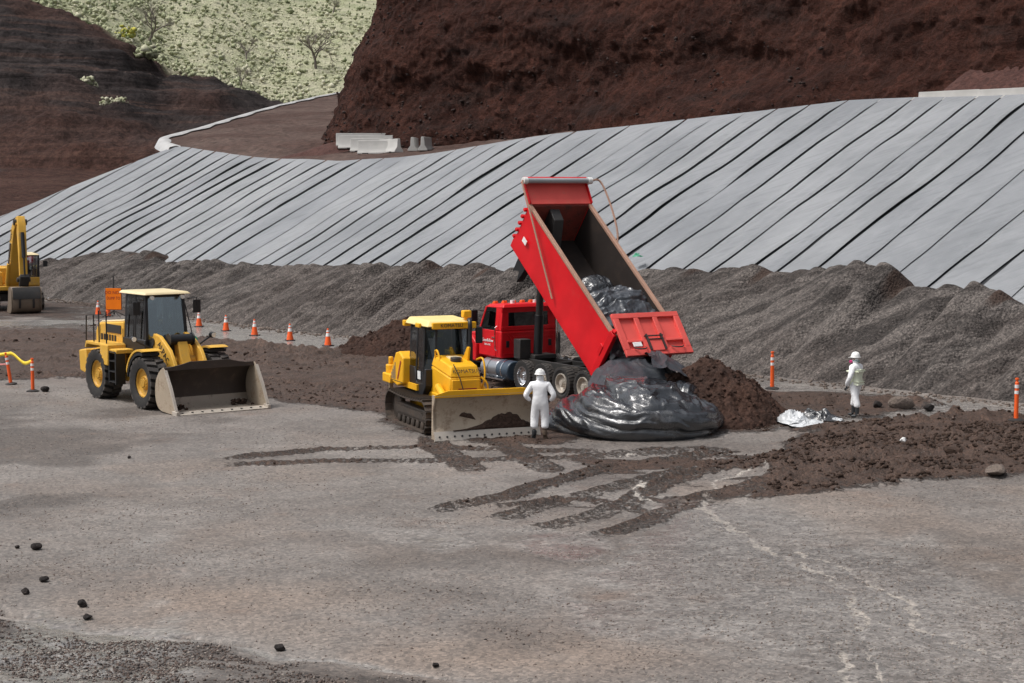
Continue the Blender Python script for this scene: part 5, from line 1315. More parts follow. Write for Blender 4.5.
q = MB(); gbox(q, -.2, .28, GL - .50, GL - .1, .03, .13); q.obj('latch_plate', 'pale_red_paint', tgate, .012)
q = MB()
for xx in (-.22, .30): gbox(q, xx - .02, xx + .02, GL - .66, GL - .12, .1, .18)
gbox(q, -.3, .38, GL - .62, GL - .59, .12, .16); gbox(q, -.24, .32, GL - .5, GL - .48, .13, .16)
q.obj('latch_linkage', 'dark_metal', tgate)
q = MB(); gbox(q, .56, .86, GL - .42, GL - .27, .10, .13); q.obj('number_plate', 'white_plastic', tgate, .006)
for cx_ in (.66, -.68):
    q = MB(); q.tube([Vector((cx_ - .22, GL - .22, OUT * .13)), Vector((cx_ - .1, GL - .14, OUT * .2)), Vector((cx_ + .1, GL - .14, OUT * .2)), Vector((cx_ + .22, GL - .22, OUT * .13))], .02, 6, 4); q.obj('safety_chain', 'dark_metal', tgate)
for sy in (-1, 1):
    q = MB(); p0 = Matrix.Translation((0, 0, .97)) @ Matrix.Rotation(-TH_, 4, 'Y') @ Vector((.12, sy * 1.22, 1.5)); p1 = MG @ Vector((sy * 1.2, .55, 0))
    q.tube([p0, p0.lerp(p1, .5) + Vector((0, 0, .10)), p1], .06, 6); q.obj('gate_hinge_arm', 'red_paint', truck)

# ------------------------------------------------------------------ excavator
EH = (.45, -.893)
exc = thing('excavator', 'yellow crawler excavator with folded boom parked at the foot of the lined slope', 'excavator', (-27.2, 94.5, 0), rotz_from(EH))
for sy in (-1, 1): crawler(exc, sy * 1.15, .6, 3.2, .44, .3)
m = MB(); m.box(-.9, .9, -.9, .9, .45, .85); m.cyl((0, 0, .85), (0, 0, 1.05), .65, n=24); m.obj('undercarriage', 'dark_metal', exc, .03)
m = MB(); m.box(-2.2, 1.5, -1.35, 1.35, 1.05, 1.3); m.prism([(-2.75, 1.15), (-2.8, 2.0), (-2.5, 2.2), (-1.7, 2.25), (-1.7, 1.15)], -1.35, 1.35); m.obj('upper_deck', 'yellow_paint', exc, .05)
m = MB(); m.box(-1.7, -.4, -1.35, 1.0, 1.3, 2.2); m.obj('engine_hood', 'yellow_paint', exc, .06)
m = MB(); m.box(-.4, 1.35, -1.35, -.55, 1.3, 2.05); m.obj('side_tank', 'yellow_paint', exc, .05)
m = MB(); m.box(-.2, 1.55, .38, 1.34, 1.3, 1.75); ec = m.obj('cab', 'yellow_paint', exc, .04)
m = MB()
for (x, y_) in ((-.14, .42), (-.14, 1.30), (1.48, .42), (1.48, 1.30), (.55, 1.30)):
    m.box(x - .05, x + .05, y_ - .04, y_ + .04, 1.75, 2.9)
m.box(-.2, 1.5, .38, 1.34, 2.86, 2.92); m.obj('cab_frame', 'black_paint', ec, .01)
m = MB(); m.hexa([(-.22, .36, 2.92), (1.56, .36, 2.92), (1.56, 1.36, 2.92), (-.22, 1.36, 2.92)], [(-.14, .44, 3.03), (1.42, .44, 3.0), (1.42, 1.28, 3.0), (-.14, 1.28, 3.03)]); m.obj('cab_roof', 'cream_paint', ec, .03)
m = MB(); m.box(.1, .5, .6, 1.1, 1.75, 2.1); m.box(.02, .14, .6, 1.1, 2.1, 2.6); m.obj('operator_seat', 'seat_fabric', ec, .04)
pane('windscreen', [(1.50, .46, 1.75), (1.50, 1.26, 1.75), (1.50, 1.26, 2.86), (1.50, .46, 2.86)], ec, 'windscreen_glass')
for y_ in (.40, 1.31): pane('side_window', [(-.1, y_, 1.75), (1.44, y_, 1.75), (1.44, y_, 2.86), (-.1, y_, 2.86)], ec)
m = MB(); m.tube([(1.45, 1.32, 2.3), (1.6, 1.55, 2.35), (1.6, 1.62, 2.45)], .02, 6); m.box(1.57, 1.63, 1.52, 1.74, 2.3, 2.62); m.obj('mirror', 'black_paint', exc, .01)
# boom, stick, bucket
bm_ = [(.7, 1.35), (1.05, 1.95), (1.9, 3.5), (2.4, 4.35), (3.0, 4.75), (3.55, 4.85), (3.65, 4.6), (3.1, 4.25), (2.75, 3.7), (2.2, 2.7), (1.55, 1.55), (1.2, 1.2)]
m = MB(); m.prism(bm_, -.28, .28); bo2 = m.obj('boom', 'yellow_paint', exc, .03)
text('KOMATSU', .42, 'ink', exc, frame((2.15, -.288, 3.45), (.55, 0, .84), (-.84, 0, .55)), sx=1.0)
m = MB(); m.prism([(3.2, 4.95), (3.65, 5.05), (3.95, 4.6), (4.05, 3.2), (4.1, 1.75), (3.9, 1.65), (3.72, 3.2), (3.45, 4.3)], -.2, .2); stk = m.obj('stick', 'yellow_paint', exc, .02)
for (p, r_) in (((3.45, 4.72), .16), ((4.0, 1.75), .12)):
    m = MB(); m.cyl((p[0], -.34, p[1]), (p[0], .34, p[1]), r_, n=16); m.obj('pivot_pin', 'dark_metal', stk)
for sy in (-1, 1):
    m = MB(); m.cyl((1.35, sy * .36, 1.25), (2.0, sy * .36, 2.5), .10, n=12); m.obj('boom_cylinder', 'yellow_paint', exc)
    m = MB(); m.cyl((2.0, sy * .36, 2.5), (2.5, sy * .34, 3.6), .055, n=10); m.obj('cylinder_rod', 'hydraulic_chrome', exc)
m = MB(); m.cyl((2.1, 0, 4.2), (2.9, 0, 4.95), .10, n=12); m.obj('stick_cylinder', 'yellow_paint', exc)
m = MB(); m.cyl((3.95, 0, 4.2), (4.22, 0, 2.9), .10, n=12); m.cyl((4.22, 0, 2.9), (4.35, 0, 2.0), .05, n=10); m.obj('bucket_cylinder', 'black_paint', exc)
m = MB(); m.prism([(3.95, 1.9), (4.35, 2.05), (4.42, 1.9), (4.1, 1.4), (3.9, 1.4)], -.24, .24); m.obj('bucket_linkage', 'dark_metal', exc, .02)
eb = [(4.15, 1.40), (4.50, 1.36), (4.66, 1.1), (4.70, .7), (4.62, .25), (4.35, .06), (3.85, .03), (3.4, .10)]
eb = [(p[0], p[1]) for p in catmull([(a_, c_, 0) for a_, c_ in eb], 4)]
m = MB(); m.sheet(lambda a, bb: (eb[int(round(a * (len(eb) - 1)))][0], -.74 + 1.48 * bb, eb[int(round(a * (len(eb) - 1)))][1]), len(eb) - 1, 4); ebo = m.obj('bucket', 'excavator_bucket', exc, solid=.04)
for sy in (-1, 1):
    m = MB(); m.prism(eb + [(3.7, .55), (3.9, 1.3)], sy * .75 - .02, sy * .75 + .02); m.obj('side_plate', 'excavator_bucket', ebo)
m = MB(); m.prism([(4.52, 1.38), (4.70, 1.12), (4.735, .78), (4.70, .78), (4.66, 1.1), (4.50, 1.34)], -.70, .70); m.obj('wear_plate', 'dark_metal', ebo)
for xx_ in (-.35, .35):
    m = MB(); m.prism([(4.66, .3), (4.74, .5), (4.74, .75), (4.68, .8)], xx_ - .05, xx_ + .05); m.obj('wear_strip', 'dark_metal', ebo)
for k_ in range(5):
    m = MB(); m.prism([(3.4, .06), (3.16, .10), (3.4, .18)], -.7 + k_ * .32, -.58 + k_ * .32); m.obj('tooth', 'edge_steel', ebo)

# ================================================================== BAGS AND SOIL
def smin(a, b_, k_):
    h_ = np.clip(.5 + .5 * (b_ - a) / k_, 0, 1)
    return b_ * (1 - h_) + a * h_ - k_ * h_ * (1 - h_)

def star_hull(c, ells, nth=190, nph=380, k_=.35, zmin=-.12):
    """surface of a smooth union of ellipsoids, sampled along rays from c"""
    th = np.linspace(.0005, math.pi * .64, nth); ph = np.linspace(0, 2 * math.pi, nph + 1)
    TH__, PH__ = np.meshgrid(th, ph, indexing='ij')
    d = np.stack([np.sin(TH__) * np.cos(PH__), np.sin(TH__) * np.sin(PH__), np.cos(TH__)], -1)
    t = np.full(TH__.shape, .2)
    c = np.array(c)
    for it in range(60):
        p = c + d * t[..., None]
        s = None
        for (ec_, er, ep) in ells:
            q = np.abs((p - np.array(ec_)) / np.array(er))
            v = ((q ** ep).sum(-1) ** (1 / ep) - 1) * min(er)
            s = v if s is None else smin(s, v, k_)
        t = t + (-s) * .6
    p = c + d * t[..., None]
    return p, d

def normals(P):
    a = np.gradient(P, axis=0); b_ = np.gradient(P, axis=1)
    n_ = np.cross(a, b_); n_ /= np.linalg.norm(n_, axis=-1, keepdims=True) + 1e-9
    return n_

def folds(u, v, seed, sharp=2.0):
    w1 = fbm(u * .8, v * .8, 3, seed)
    a = np.abs(np.sin(math.pi * (v * 2.1 + .9 * w1)))
    b_ = ridged(u * .9 + w1, v * 3.0 + w1 * 2, 3, seed + 5)
    return a ** .5 * .55 + b_ ** sharp * .6

P_, d_ = star_hull((3.4, 47.1, .3), [((3.35, 46.75, .30), (2.0, 1.7, .66), 2.1), ((3.4, 47.8, .58), (1.35, 1.35, .66), 2.0), ((2.05, 47.3, .18), (1.0, 1.0, .42), 2.0), ((4.3, 47.0, .25), (1.0, 1.1, .50), 2.0)])
N_ = normals(P_); flipn = np.sign((N_ * d_).sum(-1).mean()); N_ = N_ * flipn
X, Y, Z = P_[..., 0], P_[..., 1], P_[..., 2]
wv1 = fbm(X * .45, Y * .45, 3, 711)
vv = Z * 1.0 + .16 * (X - 3.3) - .10 * (Y - 46.5) + .30 * wv1
big = np.abs(np.sin(math.pi * (vv * 2.05 + .25))) ** .55
thin = np.abs(np.sin(math.pi * (vv * 6.2 + 1.3 * fbm(X * .6, Y * .6, 2, 713) + .12 * X))) ** .7
lf = ridged(X * .5 + .5 * wv1, vv * 3.4, 3, 717) ** 1.8
crk = ridged(X * 1.6 + .5 * Z, vv * 3.0 + Y * .8, 3, 715) ** 4
amp = smooth(.0, .45, Z)
D_ = .26 * (big - .6) + .075 * amp * (thin - .5) + .20 * amp * (lf - .35) + .13 * amp * crk
roll = np.exp(-((Z - .30) / .22) ** 2) * smooth(48, 46, Y)           # smooth roll around the foot
P2 = P_ + N_ * (D_ * (1 - .45 * roll) + .05 * roll)[..., None]
P2[..., 2] = np.maximum(P2[..., 2], -.06)
bag = thing('bagged_soil', 'huge black plastic bag of soil slumped on the ground behind the tipped truck bed', 'plastic bag', (3.4, 47.1, 0))
OFF = np.array([3.4, 47.1, 0])
grid_mesh('bag_skin', P2 - OFF, 'bag_film', parent=bag, flip=True)
# second bag lobe spilling to the side
P_, d_ = star_hull((5.0, 47.9, .3), [((5.2, 47.45, .18), (.58, .62, .40), 2.2), ((4.75, 48.4, .62), (.5, .75, .55), 2.0)], 80, 140, .3)
N_ = normals(P_); N_ *= np.sign((N_ * d_).sum(-1).mean())
X, Y, Z = P_[..., 0], P_[..., 1], P_[..., 2]
fo = folds(X * 1.0, (Z * .5 + X * .9 - Y * .5) * 1.5, 741)
P2 = P_ + N_ * (.12 * (fo - .45) + .03 * fbm(X * 4, Y * 4 + Z * 3, 3, 742))[..., None]
P2[..., 2] = np.maximum(P2[..., 2], -.05)
grid_mesh('bag_lobe', P2 - OFF, 'bag_film', parent=bag, flip=True)

# film trailing from the bed lip down to the bag
MT = Matrix.Translation((3.55, 52.83, 0)) @ Matrix.Rotation(rotz_from(TH), 4, 'Z')
MBED = MT @ Matrix.Translation((0, 0, .97)) @ Matrix.Rotation(-TH_, 4, 'Y')
def ruled(A, B, nu, nv, seed, amp=.16, bulge=.3):
    A = np.array([tuple(p) for p in catmull(A, 12)]); B = np.array([tuple(p) for p in catmull(B, 12)])
    A = np.stack([np.interp(np.linspace(0, 1, nu), np.linspace(0, 1, len(A)), A[:, k_]) for k_ in range(3)], -1)
    B = np.stack([np.interp(np.linspace(0, 1, nu), np.linspace(0, 1, len(B)), B[:, k_]) for k_ in range(3)], -1)
    s = np.linspace(0, 1, nv)
    V = A[None] * (1 - s)[:, None, None] + B[None] * s[:, None, None]
    V[..., 2] += bulge * (np.sin(s * math.pi) * .9 + .1 * np.sin(2 * math.pi * s))[:, None]
    N2 = normals(V); N2 *= np.where(N2[..., 2].mean() < 0, -1, 1)
    S_, U2 = np.meshgrid(s, np.linspace(0, 1, nu), indexing='ij')
    f = ridged(U2 * 3.4 + .8 * fbm(U2 * 2, S_ * 2, 2, seed), S_ * .9 + U2, 2, seed + 1) ** 1.6 + .4 * ridged(U2 * 3 + S_ * 2, S_ * 3 - U2 * 2, 2, seed + 2) ** 2
    amp = amp * smooth(0, .35, S_)
    return V + N2 * (amp * (f - .4))[..., None]
A = [MBED @ Vector(p) for p in ((.2, 1.02, .2), (.15, .75, .5), (.2, .1, .65), (.15, -.6, .55), (.2, -1.02, .25))]
B = [Vector(p) for p in ((2.0, 48.4, .3), (2.55, 47.9, .8), (3.4, 47.3, 1.12), (4.3, 47.8, .9), (5.0, 48.5, .4))]
V = ruled(A, B, 150, 120, 751, .30, .06)
grid_mesh('trailing_film', V - OFF, 'trail_film', parent=bag)
A2 = [MBED @ Vector(p) for p in ((.1, -.2, .55), (.0, -.6, .62), (.1, -1.05, .4))]
B2 = [Vector(p) for p in ((3.9, 48.3, 1.6), (4.6, 48.5, 1.35), (5.3, 49.4, .9))]
V = ruled(A2, B2, 80, 70, 757, .2, .22)
grid_mesh('trailing_film', V - OFF, 'trail_film', parent=bag)

# bag still lying in the bed
bx_ = np.linspace(-.15, 3.35, 150); by_ = np.linspace(-1.07, 1.07, 90)
BX_, BY_ = np.meshgrid(bx_, by_, indexing='ij')
base = 1.32 * smooth(3.7, 2.0, BX_ + .35 * fbm(BY_ * 1.2, BX_ * 0, 2, 761)) * (1 - .10 * np.abs(BY_ / 1.07) ** 3) * smooth(-1.2, .8, BX_)
fo = folds(BY_ * 1.2, BX_ * .9 + .3 * BY_, 765)
hz_ = base + smooth(.02, .25, base) * (.26 * (fo - .4) + .14 * ridged(BX_ * 2.2, BY_ * 2.2, 4, 767) ** 2) - .02
V = np.stack([BX_, BY_, np.maximum(hz_, -.03)], -1)
V = np.array([tuple(MBED @ Vector(p)) for p in V.reshape(-1, 3)]).reshape(V.shape)
ORG = np.array(tuple(MBED @ Vector((1.5, 0, .05))))
lb = thing('bed_bag', 'crumpled black plastic bag still lying inside the raised truck bed', 'plastic bag', tuple(ORG))
grid_mesh('bag_skin', V - ORG, 'bag_film_light', parent=lb)
P_, d_ = star_hull((0, 0, .1), [((0, 0, .1), (.42, .62, .30), 2.2)], 60, 90, .2)
N_ = normals(P_); N_ *= np.sign((N_ * d_).sum(-1).mean())
P2 = P_ + N_ * (.14 * (ridged(P_[..., 0] * 3, P_[..., 1] * 3 + P_[..., 2] * 2, 4, 771) - .5))[..., None]
P2 = np.array([tuple(MBED @ Vector((p[0] + 3.15, p[1] - .18, p[2] + .52))) for p in P2.reshape(-1, 3)]).reshape(P2.shape)
grid_mesh('bag_knot', P2 - ORG, 'bag_film', parent=lb, flip=True)

def mound(name, lab, cx, cy, rx, ry, h, rot, seed, mat='pile_soil', n=200, rough_=.24, p=1.35):
    s = np.linspace(-1.15, 1.15, n); U_, V_ = np.meshgrid(s, s, indexing='ij')
    R = np.hypot(U_, V_)
    c, sn = math.cos(rot), math.sin(rot)
    X = cx + c * U_ * rx - sn * V_ * ry; Y = cy + sn * U_ * rx + c * V_ * ry
    R = R * (1 + .22 * fbm(X * .7, Y * .7, 3, seed))
    Z = h * np.clip(1 - R, -.12, 1) ** 1 if p == 1 else h * np.sign(1 - R) * np.abs(np.clip(1 - R, -.08, 1)) ** (1 / p) * np.where(R > 1, .3, 1)
    Z = Z + rough_ * smooth(1.05, .8, R) * (fbm(X * 1.6, Y * 1.6, 4, seed + 1) + .5 * fbm(X * 5, Y * 5, 3, seed + 2)) + .02
    Z = np.where(R > 1.08, -.15, Z)
    o = grid_mesh(name, np.stack([X - cx, Y - cy, Z], -1), mat)
    o.location = (cx, cy, 0)
    return o
tag(mound('dirt_pile', '', 5.55, 49.6, 2.35, 2.5, 1.75, .5, 801), 'dark reddish brown pile of dumped soil beside the black plastic bag', 'soil pile')
tag(mound('dirt_pile', '', -4.0, 69.3, 2.9, 2.4, 1.35, .0, 811), 'low brown soil mound behind the bulldozer at the gravel bank', 'soil pile')

for (cx_, cy_, r_, h_, nn, lab) in ((5.55, 49.6, 2.3, 1.6, 1500, 'crumbs of soil on the pile beside the black bag'), (-4.0, 69.3, 2.5, 1.2, 700, 'crumbs of soil on the mound behind the bulldozer')):
    o_ = [q for q in bpy.data.objects if q.name.startswith('dirt_pile') and abs(q.location.x - cx_) < .1][0]
    co_a = np.empty(len(o_.data.vertices) * 3, np.float32); o_.data.vertices.foreach_get('co', co_a); co_a = co_a.reshape(-1, 3)
    co_a = co_a[co_a[:, 2] > .02]; pk = co_a[rng.integers(0, len(co_a), nn)]
    cl = lumps('soil_crumbs', pk, .012 + .07 * rng.random(nn) ** 4, 'pile_soil', .8, parent=o_); cl['kind'] = 'stuff'

# crumpled scraps of film
def scrap(lab, mat, cx, cy, sx, sy, h, seed, rot=0.0):
    s = np.linspace(-1, 1, 70); U_, V_ = np.meshgrid(s, s, indexing='ij')
    w1, w2 = .35 * fbm(U_ * 2, V_ * 2, 3, seed), .35 * fbm(U_ * 2, V_ * 2, 3, seed + 9)
    X = (U_ * (1 + .25 * fbm(V_ * 2, U_ * 0, 2, seed + 3)) + w1) * sx; Y = (V_ * (1 + .3 * fbm(U_ * 2, V_ * 0, 2, seed + 4)) + w2) * sy
    Z = h * (ridged(U_ * 1.6, V_ * 1.6, 4, seed + 5) ** 1.6) * smooth(1.25, .3, np.hypot(U_, V_)) + .03
    c, sn = math.cos(rot), math.sin(rot)
    o = grid_mesh('plastic_scrap', np.stack([c * X - sn * Y, sn * X + c * Y, Z], -1), mat)
    o.location = (cx, cy, gz(cx, cy) + .03)
    return tag(o, lab, 'plastic sheet')
paint('white_film', (.55, .57, .59), .35, .15, (.3, .29, .28))
scrap('crumpled pale grey plastic sheet lying at the foot of the soil pile', 'white_film', 7.75, 47.9, .36, .85, .42, 821, .35)
scrap('small crumpled silvery plastic sheet on the mud in front of the pale one', 'white_film', 8.0, 47.0, .46, .32, .22, 825, .2)
scrap('crumpled black plastic sheet next to the pale sheet by the soil pile', 'bag_film', 8.55, 48.6, .62, .5, .42, 829, .0)
scrap('scrap of light plastic draped over the edge of the black sheet', 'white_film', 9.05, 48.3, .22, .26, .22, 833, .4)
scrap('tiny green plastic scrap at the top edge of the gravel bank', 'green_scrap', *(slope(34.6, 6.1)[:2]), .22, .2, .2, 837)
bpy.data.objects[-1 if False else 'plastic_scrap.004'].location.z = slope(34.6, 6.1)[2] + .6

# ================================================================== ROCKS AND CLODS
def rock(lab, x, y, r, mat, seed, flat=.7, sx=1.0, cat='rock', sink=.25):
    bm = bmesh.new(); bmesh.ops.create_icosphere(bm, subdivisions=3, radius=1)
    rr = random.Random(seed); pl_ = [(Vector((rr.gauss(0, 1), rr.gauss(0, 1), rr.gauss(0, 1))).normalized(), rr.uniform(.55, .9)) for _ in range(11)]
    for v in bm.verts:
        for nn, dd_ in pl_:
            q = v.co.dot(nn)
            if q > dd_: v.co -= nn * (q - dd_) * .9
        v.co += Vector((rr.gauss(0, .012), rr.gauss(0, .012), rr.gauss(0, .012)))
        v.co = Vector((v.co.x * r * sx, v.co.y * r, v.co.z * r * flat))
    me = bpy.data.meshes.new('rock'); bm.to_mesh(me); bm.free(); me.materials.append(MATS[mat])
    me.polygons.foreach_set('use_smooth', [True] * len(me.polygons)); me.set_sharp_from_angle(angle=math.radians(28))
    o = bpy.data.objects.new('rock', me); link(o); o.location = (x, y, gz(x, y) + r * flat * (1 - sink)); o.rotation_euler = (0, 0, rr.random() * 6)
    return tag(o, lab, cat)
rock('brown boulder on the wet road past the worker in the vest', 11.55, 51.5, .29, 'rock_grey', 1, .75, 1.4)
rock('dark grey rock beside the brown boulder', 12.3, 51.2, .17, 'rock_dark', 2, .7, 1.3)
rock('small dark rock between the worker and the brown boulder', 10.85, 51.6, .17, 'rock_dark', 3)
rock('flat pale brown stone resting on the muddy bank', 11.0, 39.3, .26, 'rock_grey', 4, .55, 1.5)
rock('round dark red rock half buried high on the muddy bank', 10.75, 42.3, .24, 'clod_soil', 5)
rock('small white stone on the muddy bank', 9.9, 43.9, .11, 'white_plastic', 6)
rock('black stone standing beside the second road post', -15.0, 55.9, .16, 'rock_dark', 16)
for i, (x, y, r, lab) in enumerate([(-8.68, 31.5, .11, 'larger of two black stones on grey gravel far from the crumbly bank'), (-9.07, 31.6, .05, 'tiny black stone beside the larger one on grey gravel'), (-7.85, 28.9, .085, 'black stone on grey gravel uphill of two others'),
                                    (-7.92, 28.0, .08, 'rounded black stone at the end of the dark crease'), (-6.77, 27.1, .09, 'pointed black stone by the edge of the tan gravel'), (-6.49, 26.3, .075, 'black stone on the lip of the crumbly bank'),
                                    (-3.31, 24.5, .085, 'black stone perched on the grey gutter below the tan gravel'), (-1.05, 23.6, .05, 'small black stone further along the grey gutter'), (-9.3, 42.1, .05, 'tiny black stone alone on the open gravel below the loader')]):
    rock(lab, x, y, r, 'rock_dark', 20 + i, .8)

b = NB('crumb_mix')
tone = b.attr('tone')
c = b.mix(b.ramp(tone, 0, .5), (.022, .018, .017), (.10, .07, .058)); c = b.mix(b.ramp(tone, .55, 1), c, (.30, .26, .23))
b.set('Base Color', c); b.set('Roughness', .85)
def scatter(name, lab, n, xr, yr, dens, smin_, smax, mat, tone_fn=None, flat=.7, cat='clods', base=None, fanned=False):
    x = rng.uniform(*xr, n); y = rng.uniform(*yr, n)
    if fanned: y = yr[0] * (yr[1] / yr[0]) ** rng.random(n); x = rng.uniform(-.34, .34, n) * y
    f = ground_fields(x[None], y[None])
    k_ = rng.random(n) < dens(x, y, [q[0] for q in f])
    x, y, z = x[k_], y[k_], f[0][0][k_]
    sz = smin_ + (smax - smin_) * rng.random(len(x)) ** 3.2
    o = lumps(name, np.stack([x, y, z + sz * .2], -1), sz, mat, flat, tone_fn(len(x)) if tone_fn else None, base=base)
    return tag(o, lab, cat, None, 'stuff')
scatter('mud_clods', 'loose clods of brown mud over the churned bank', 26000, (4.5, 17), (36, 50), lambda x, y, f: smooth(.35, .9, f[1]) * smooth(-.3, .4, fbm(x * .7, y * .9, 3, 921)), .010, .075, 'clod_soil')
scatter('mud_clods', 'brown mud clods around the truck, bulldozer and worker', 16000, (-8, 13.5), (33, 58), lambda x, y, f: smooth(.3, .9, f[1]) * smooth(-.3, .4, fbm(x * .7, y * .9, 3, 922)), .008, .055, 'clod_soil')
scatter('mud_clods', 'dark clods over the churned muddy ground behind the wheel loader', 14000, (-34, 2), (50, 84), lambda x, y, f: smooth(.4, .9, f[1]) * smooth(-.1, .5, fbm(x * .4, y * .5, 3, 923)), .015, .085, 'clod_soil')
scatter('gravel_crumbs', 'loose dark and reddish crumbs on the bank edge', 80000, (-9.5, 1.5), (21, 29), lambda x, y, f: smooth(.3, .8, f[5]) * smooth(-.5, .2, fbm(x * .8, y * 1.2, 3, 901)), .006, .030, 'crumb_mix', lambda n: np.clip(rng.normal(.4, .28, n), 0, 1), cat='gravel', base=OCT)
scatter('gravel_pebbles', 'scattered pebbles on the grey gravel pad', 90000, (-10, 10), (22, 62), lambda x, y, f: (.2 + .8 * smooth(-.2, .4, fbm(x * .5, y * .5, 3, 911))) * (1 - .8 * f[1]), .006, .022, 'crumb_mix', lambda n: np.clip(rng.normal(.80, .2, n), .35, 1), cat='gravel', base=OCT, fanned=True)
# coarse stones rolled to the foot of the gravel bank
n = 2600
t_ = rng.uniform(-6, 88, n); u_ = rng.normal(-1.0, .35, n)
pp = slope(t_, u_); pp[:, 2] = .02
o = lumps('toe_stones', pp, .02 + .07 * rng.random(n) ** 2.5, 'rock_grey', .7); tag(o, 'stones rolled to the foot of the gravel bank', 'gravel', None, 'stuff')

# ================================================================== BARRIERS
def bench_z(x, y):
    d = (BV[..., 0] - x) ** 2 + (BV[..., 1] - y) ** 2
    i = np.unravel_index(np.argmin(d), d.shape)
    return float(BV[i][2])
def barrier_mesh(Lb):
    m = MB(); m.prismx([(-.30, 0), (-.30, .09), (-.13, .34), (-.09, .86), (.09, .86), (.13, .34), (.30, .09), (.30, 0)], -Lb / 2, Lb / 2)
    return m.mesh('concrete_barrier', 'concrete')
bmesh_long = barrier_mesh(3.6); bmesh_mid = barrier_mesh(2.4)
def barrier(lab, x, y, rz, me, grp, dz=0.0):
    o = bpy.data.objects.new('concrete_barrier', me); link(o); o.location = (x, y, bench_z(x, y) - .02 + dz); o.rotation_euler = (0, 0, rz)
    q = o.modifiers.new('bevel', 'BEVEL'); q.width = .015; q.segments = 1
    for sx in (-1, 1):
        m = MB(); Lb = 3.6 if me is bmesh_long else 2.4
        m.box(sx * Lb * .28 - .2, sx * Lb * .28 + .2, -.302, .302, -.002, .06); m.obj('fork_pocket', 'dark_metal', o)
    return tag(o, lab, 'barrier', grp)
gA = 'barriers stored at the bend of the bench road'
barrier('long concrete barrier standing at the back of the stored cluster', -9.9, 117.2, .05, bmesh_long, gA, .25)
barrier('second concrete barrier in the stored cluster, half hiding the back one', -9.6, 115.6, -.12, bmesh_long, gA, .1)
barrier('third concrete barrier in the stored cluster', -9.3, 114.4, -.14, bmesh_mid, gA)
barrier('front concrete barrier of the stored cluster', -8.7, 113.0, -.16, bmesh_mid, gA)
barrier('concrete barrier turned end-on beside the stored cluster', -7.9, 112.9, 2.0, bmesh_long, gA)
barrier('smaller of two end-on concrete barriers above the liner crest', -6.2, 112.2, 1.5, bmesh_mid, gA)
barrier('larger of two end-on concrete barriers above the liner crest', -5.4, 111.0, 1.42, bmesh_mid, gA)
gB = 'barriers lined up on the bench under the red cliff'
for i in range(7):
    q = 3.75 * i
    x, y = 31.0 - .60 * q, 78.0 + .79 * q * .92
    barrier('white concrete barrier in the row along the bench below the cliff', x, y, math.atan2(.79 * .92, -.60), bmesh_long, gB, -.10 - .05 * i)

# ================================================================== CONES, POSTS, SIGN
def cone_proto():
    t = thing('traffic_cone', '', 'traffic cone')
    m = MB(); m.box(-.18, .18, -.18, .18, .0, .035); m.obj('base', 'black_paint', t, .012)
    m = MB(); m.lathe([(.145, .035), (.03, .70), (.022, .70), (.135, .035)], axis='Z', n=22); co = m.obj('cone_body', 'orange_plastic', t)
    m = MB(); m.lathe([(.089, .38), (.066, .51), (.062, .51), (.085, .38)], axis='Z', n=22); m.obj('reflective_collar', 'reflective_white', co)
    m = MB(); m.lathe([(.0585, .555), (.046, .63), (.042, .63), (.054, .555)], axis='Z', n=22); m.obj('reflective_collar', 'reflective_white', co)
    return t
cp = cone_proto()
clabs = ['orange traffic cone standing next to the orange sign, on the far side of the loader', 'orange traffic cone partly hidden behind the orange sign', 'first orange cone of the row along the gravel bank, counted from the loader cab', 'second orange cone of the row along the gravel bank, counted from the loader cab',
         'third orange cone of the row along the gravel bank, counted from the loader cab', 'fourth orange cone of the row along the gravel bank, counted from the loader cab', 'last orange cone of the row, closest to the low brown mound']
for i, (x, y) in enumerate([(-21.26, 89.66), (-20.5, 88.6), (-14.71, 81.98), (-13.07, 79.7), (-11.37, 77.02), (-9.49, 74.52), (-7.62, 72.17)]):
    c_ = cp if i == 0 else copy_tree(cp)
    c_.location = (x, y, gz(x, y)); c_.rotation_euler = (0, 0, i * .7); c_.scale = (1.04,) * 3
    tag(c_, clabs[i], 'traffic cone', 'cones along the gravel bank')

def post_proto():
    t = thing('delineator_post', '', 'road post')
    m = MB(); m.lathe([(.22, 0), (.22, .03), (.12, .07), (.004, .08), (.004, 0)], axis='Z', n=18); m.obj('base', 'rubber', t)
    m = MB(); m.lathe([(.062, .05), (.055, 1.05), (.035, 1.07), (.035, 1.12), (.055, 1.13), (.055, 1.17), (.004, 1.18), (.004, .05)], axis='Z', n=16); p_ = m.obj('post', 'orange_plastic', t)
    for z0 in (.74, .90):
        m = MB(); m.lathe([(.060, z0), (.0595, z0 + .09), (.054, z0 + .09), (.054, z0)], axis='Z', n=16); m.obj('reflective_band', 'reflective_white', p_)
    return t
pp_ = post_proto()
for i, (x, y, sc_, rx, lab) in enumerate([(8.49, 56.76, 1.05, 0, 'orange road post with white bands at the gravel foot beyond the soil pile'), (13.97, 48.12, 1.02, .01, 'orange road post with white bands at the edge of the muddy bank'),
                                    (-15.41, 55.92, .92, .0, 'orange road post holding the end of the yellow tape'), (-16.68, 57.91, .92, -.10, 'leaning orange road post in the middle of the yellow tape'), (-19.2, 58.6, .92, 0, 'orange road post at the far end of the yellow tape')]):
    p_ = pp_ if i == 0 else copy_tree(pp_)
    p_.location = (x, y, gz(x, y)); p_.scale = (sc_,) * 3; p_.rotation_euler = (0, rx, i)
    if i == 3: p_.rotation_euler = (.02, -.13, 0)
    tag(p_, lab, 'road post', 'orange road posts')
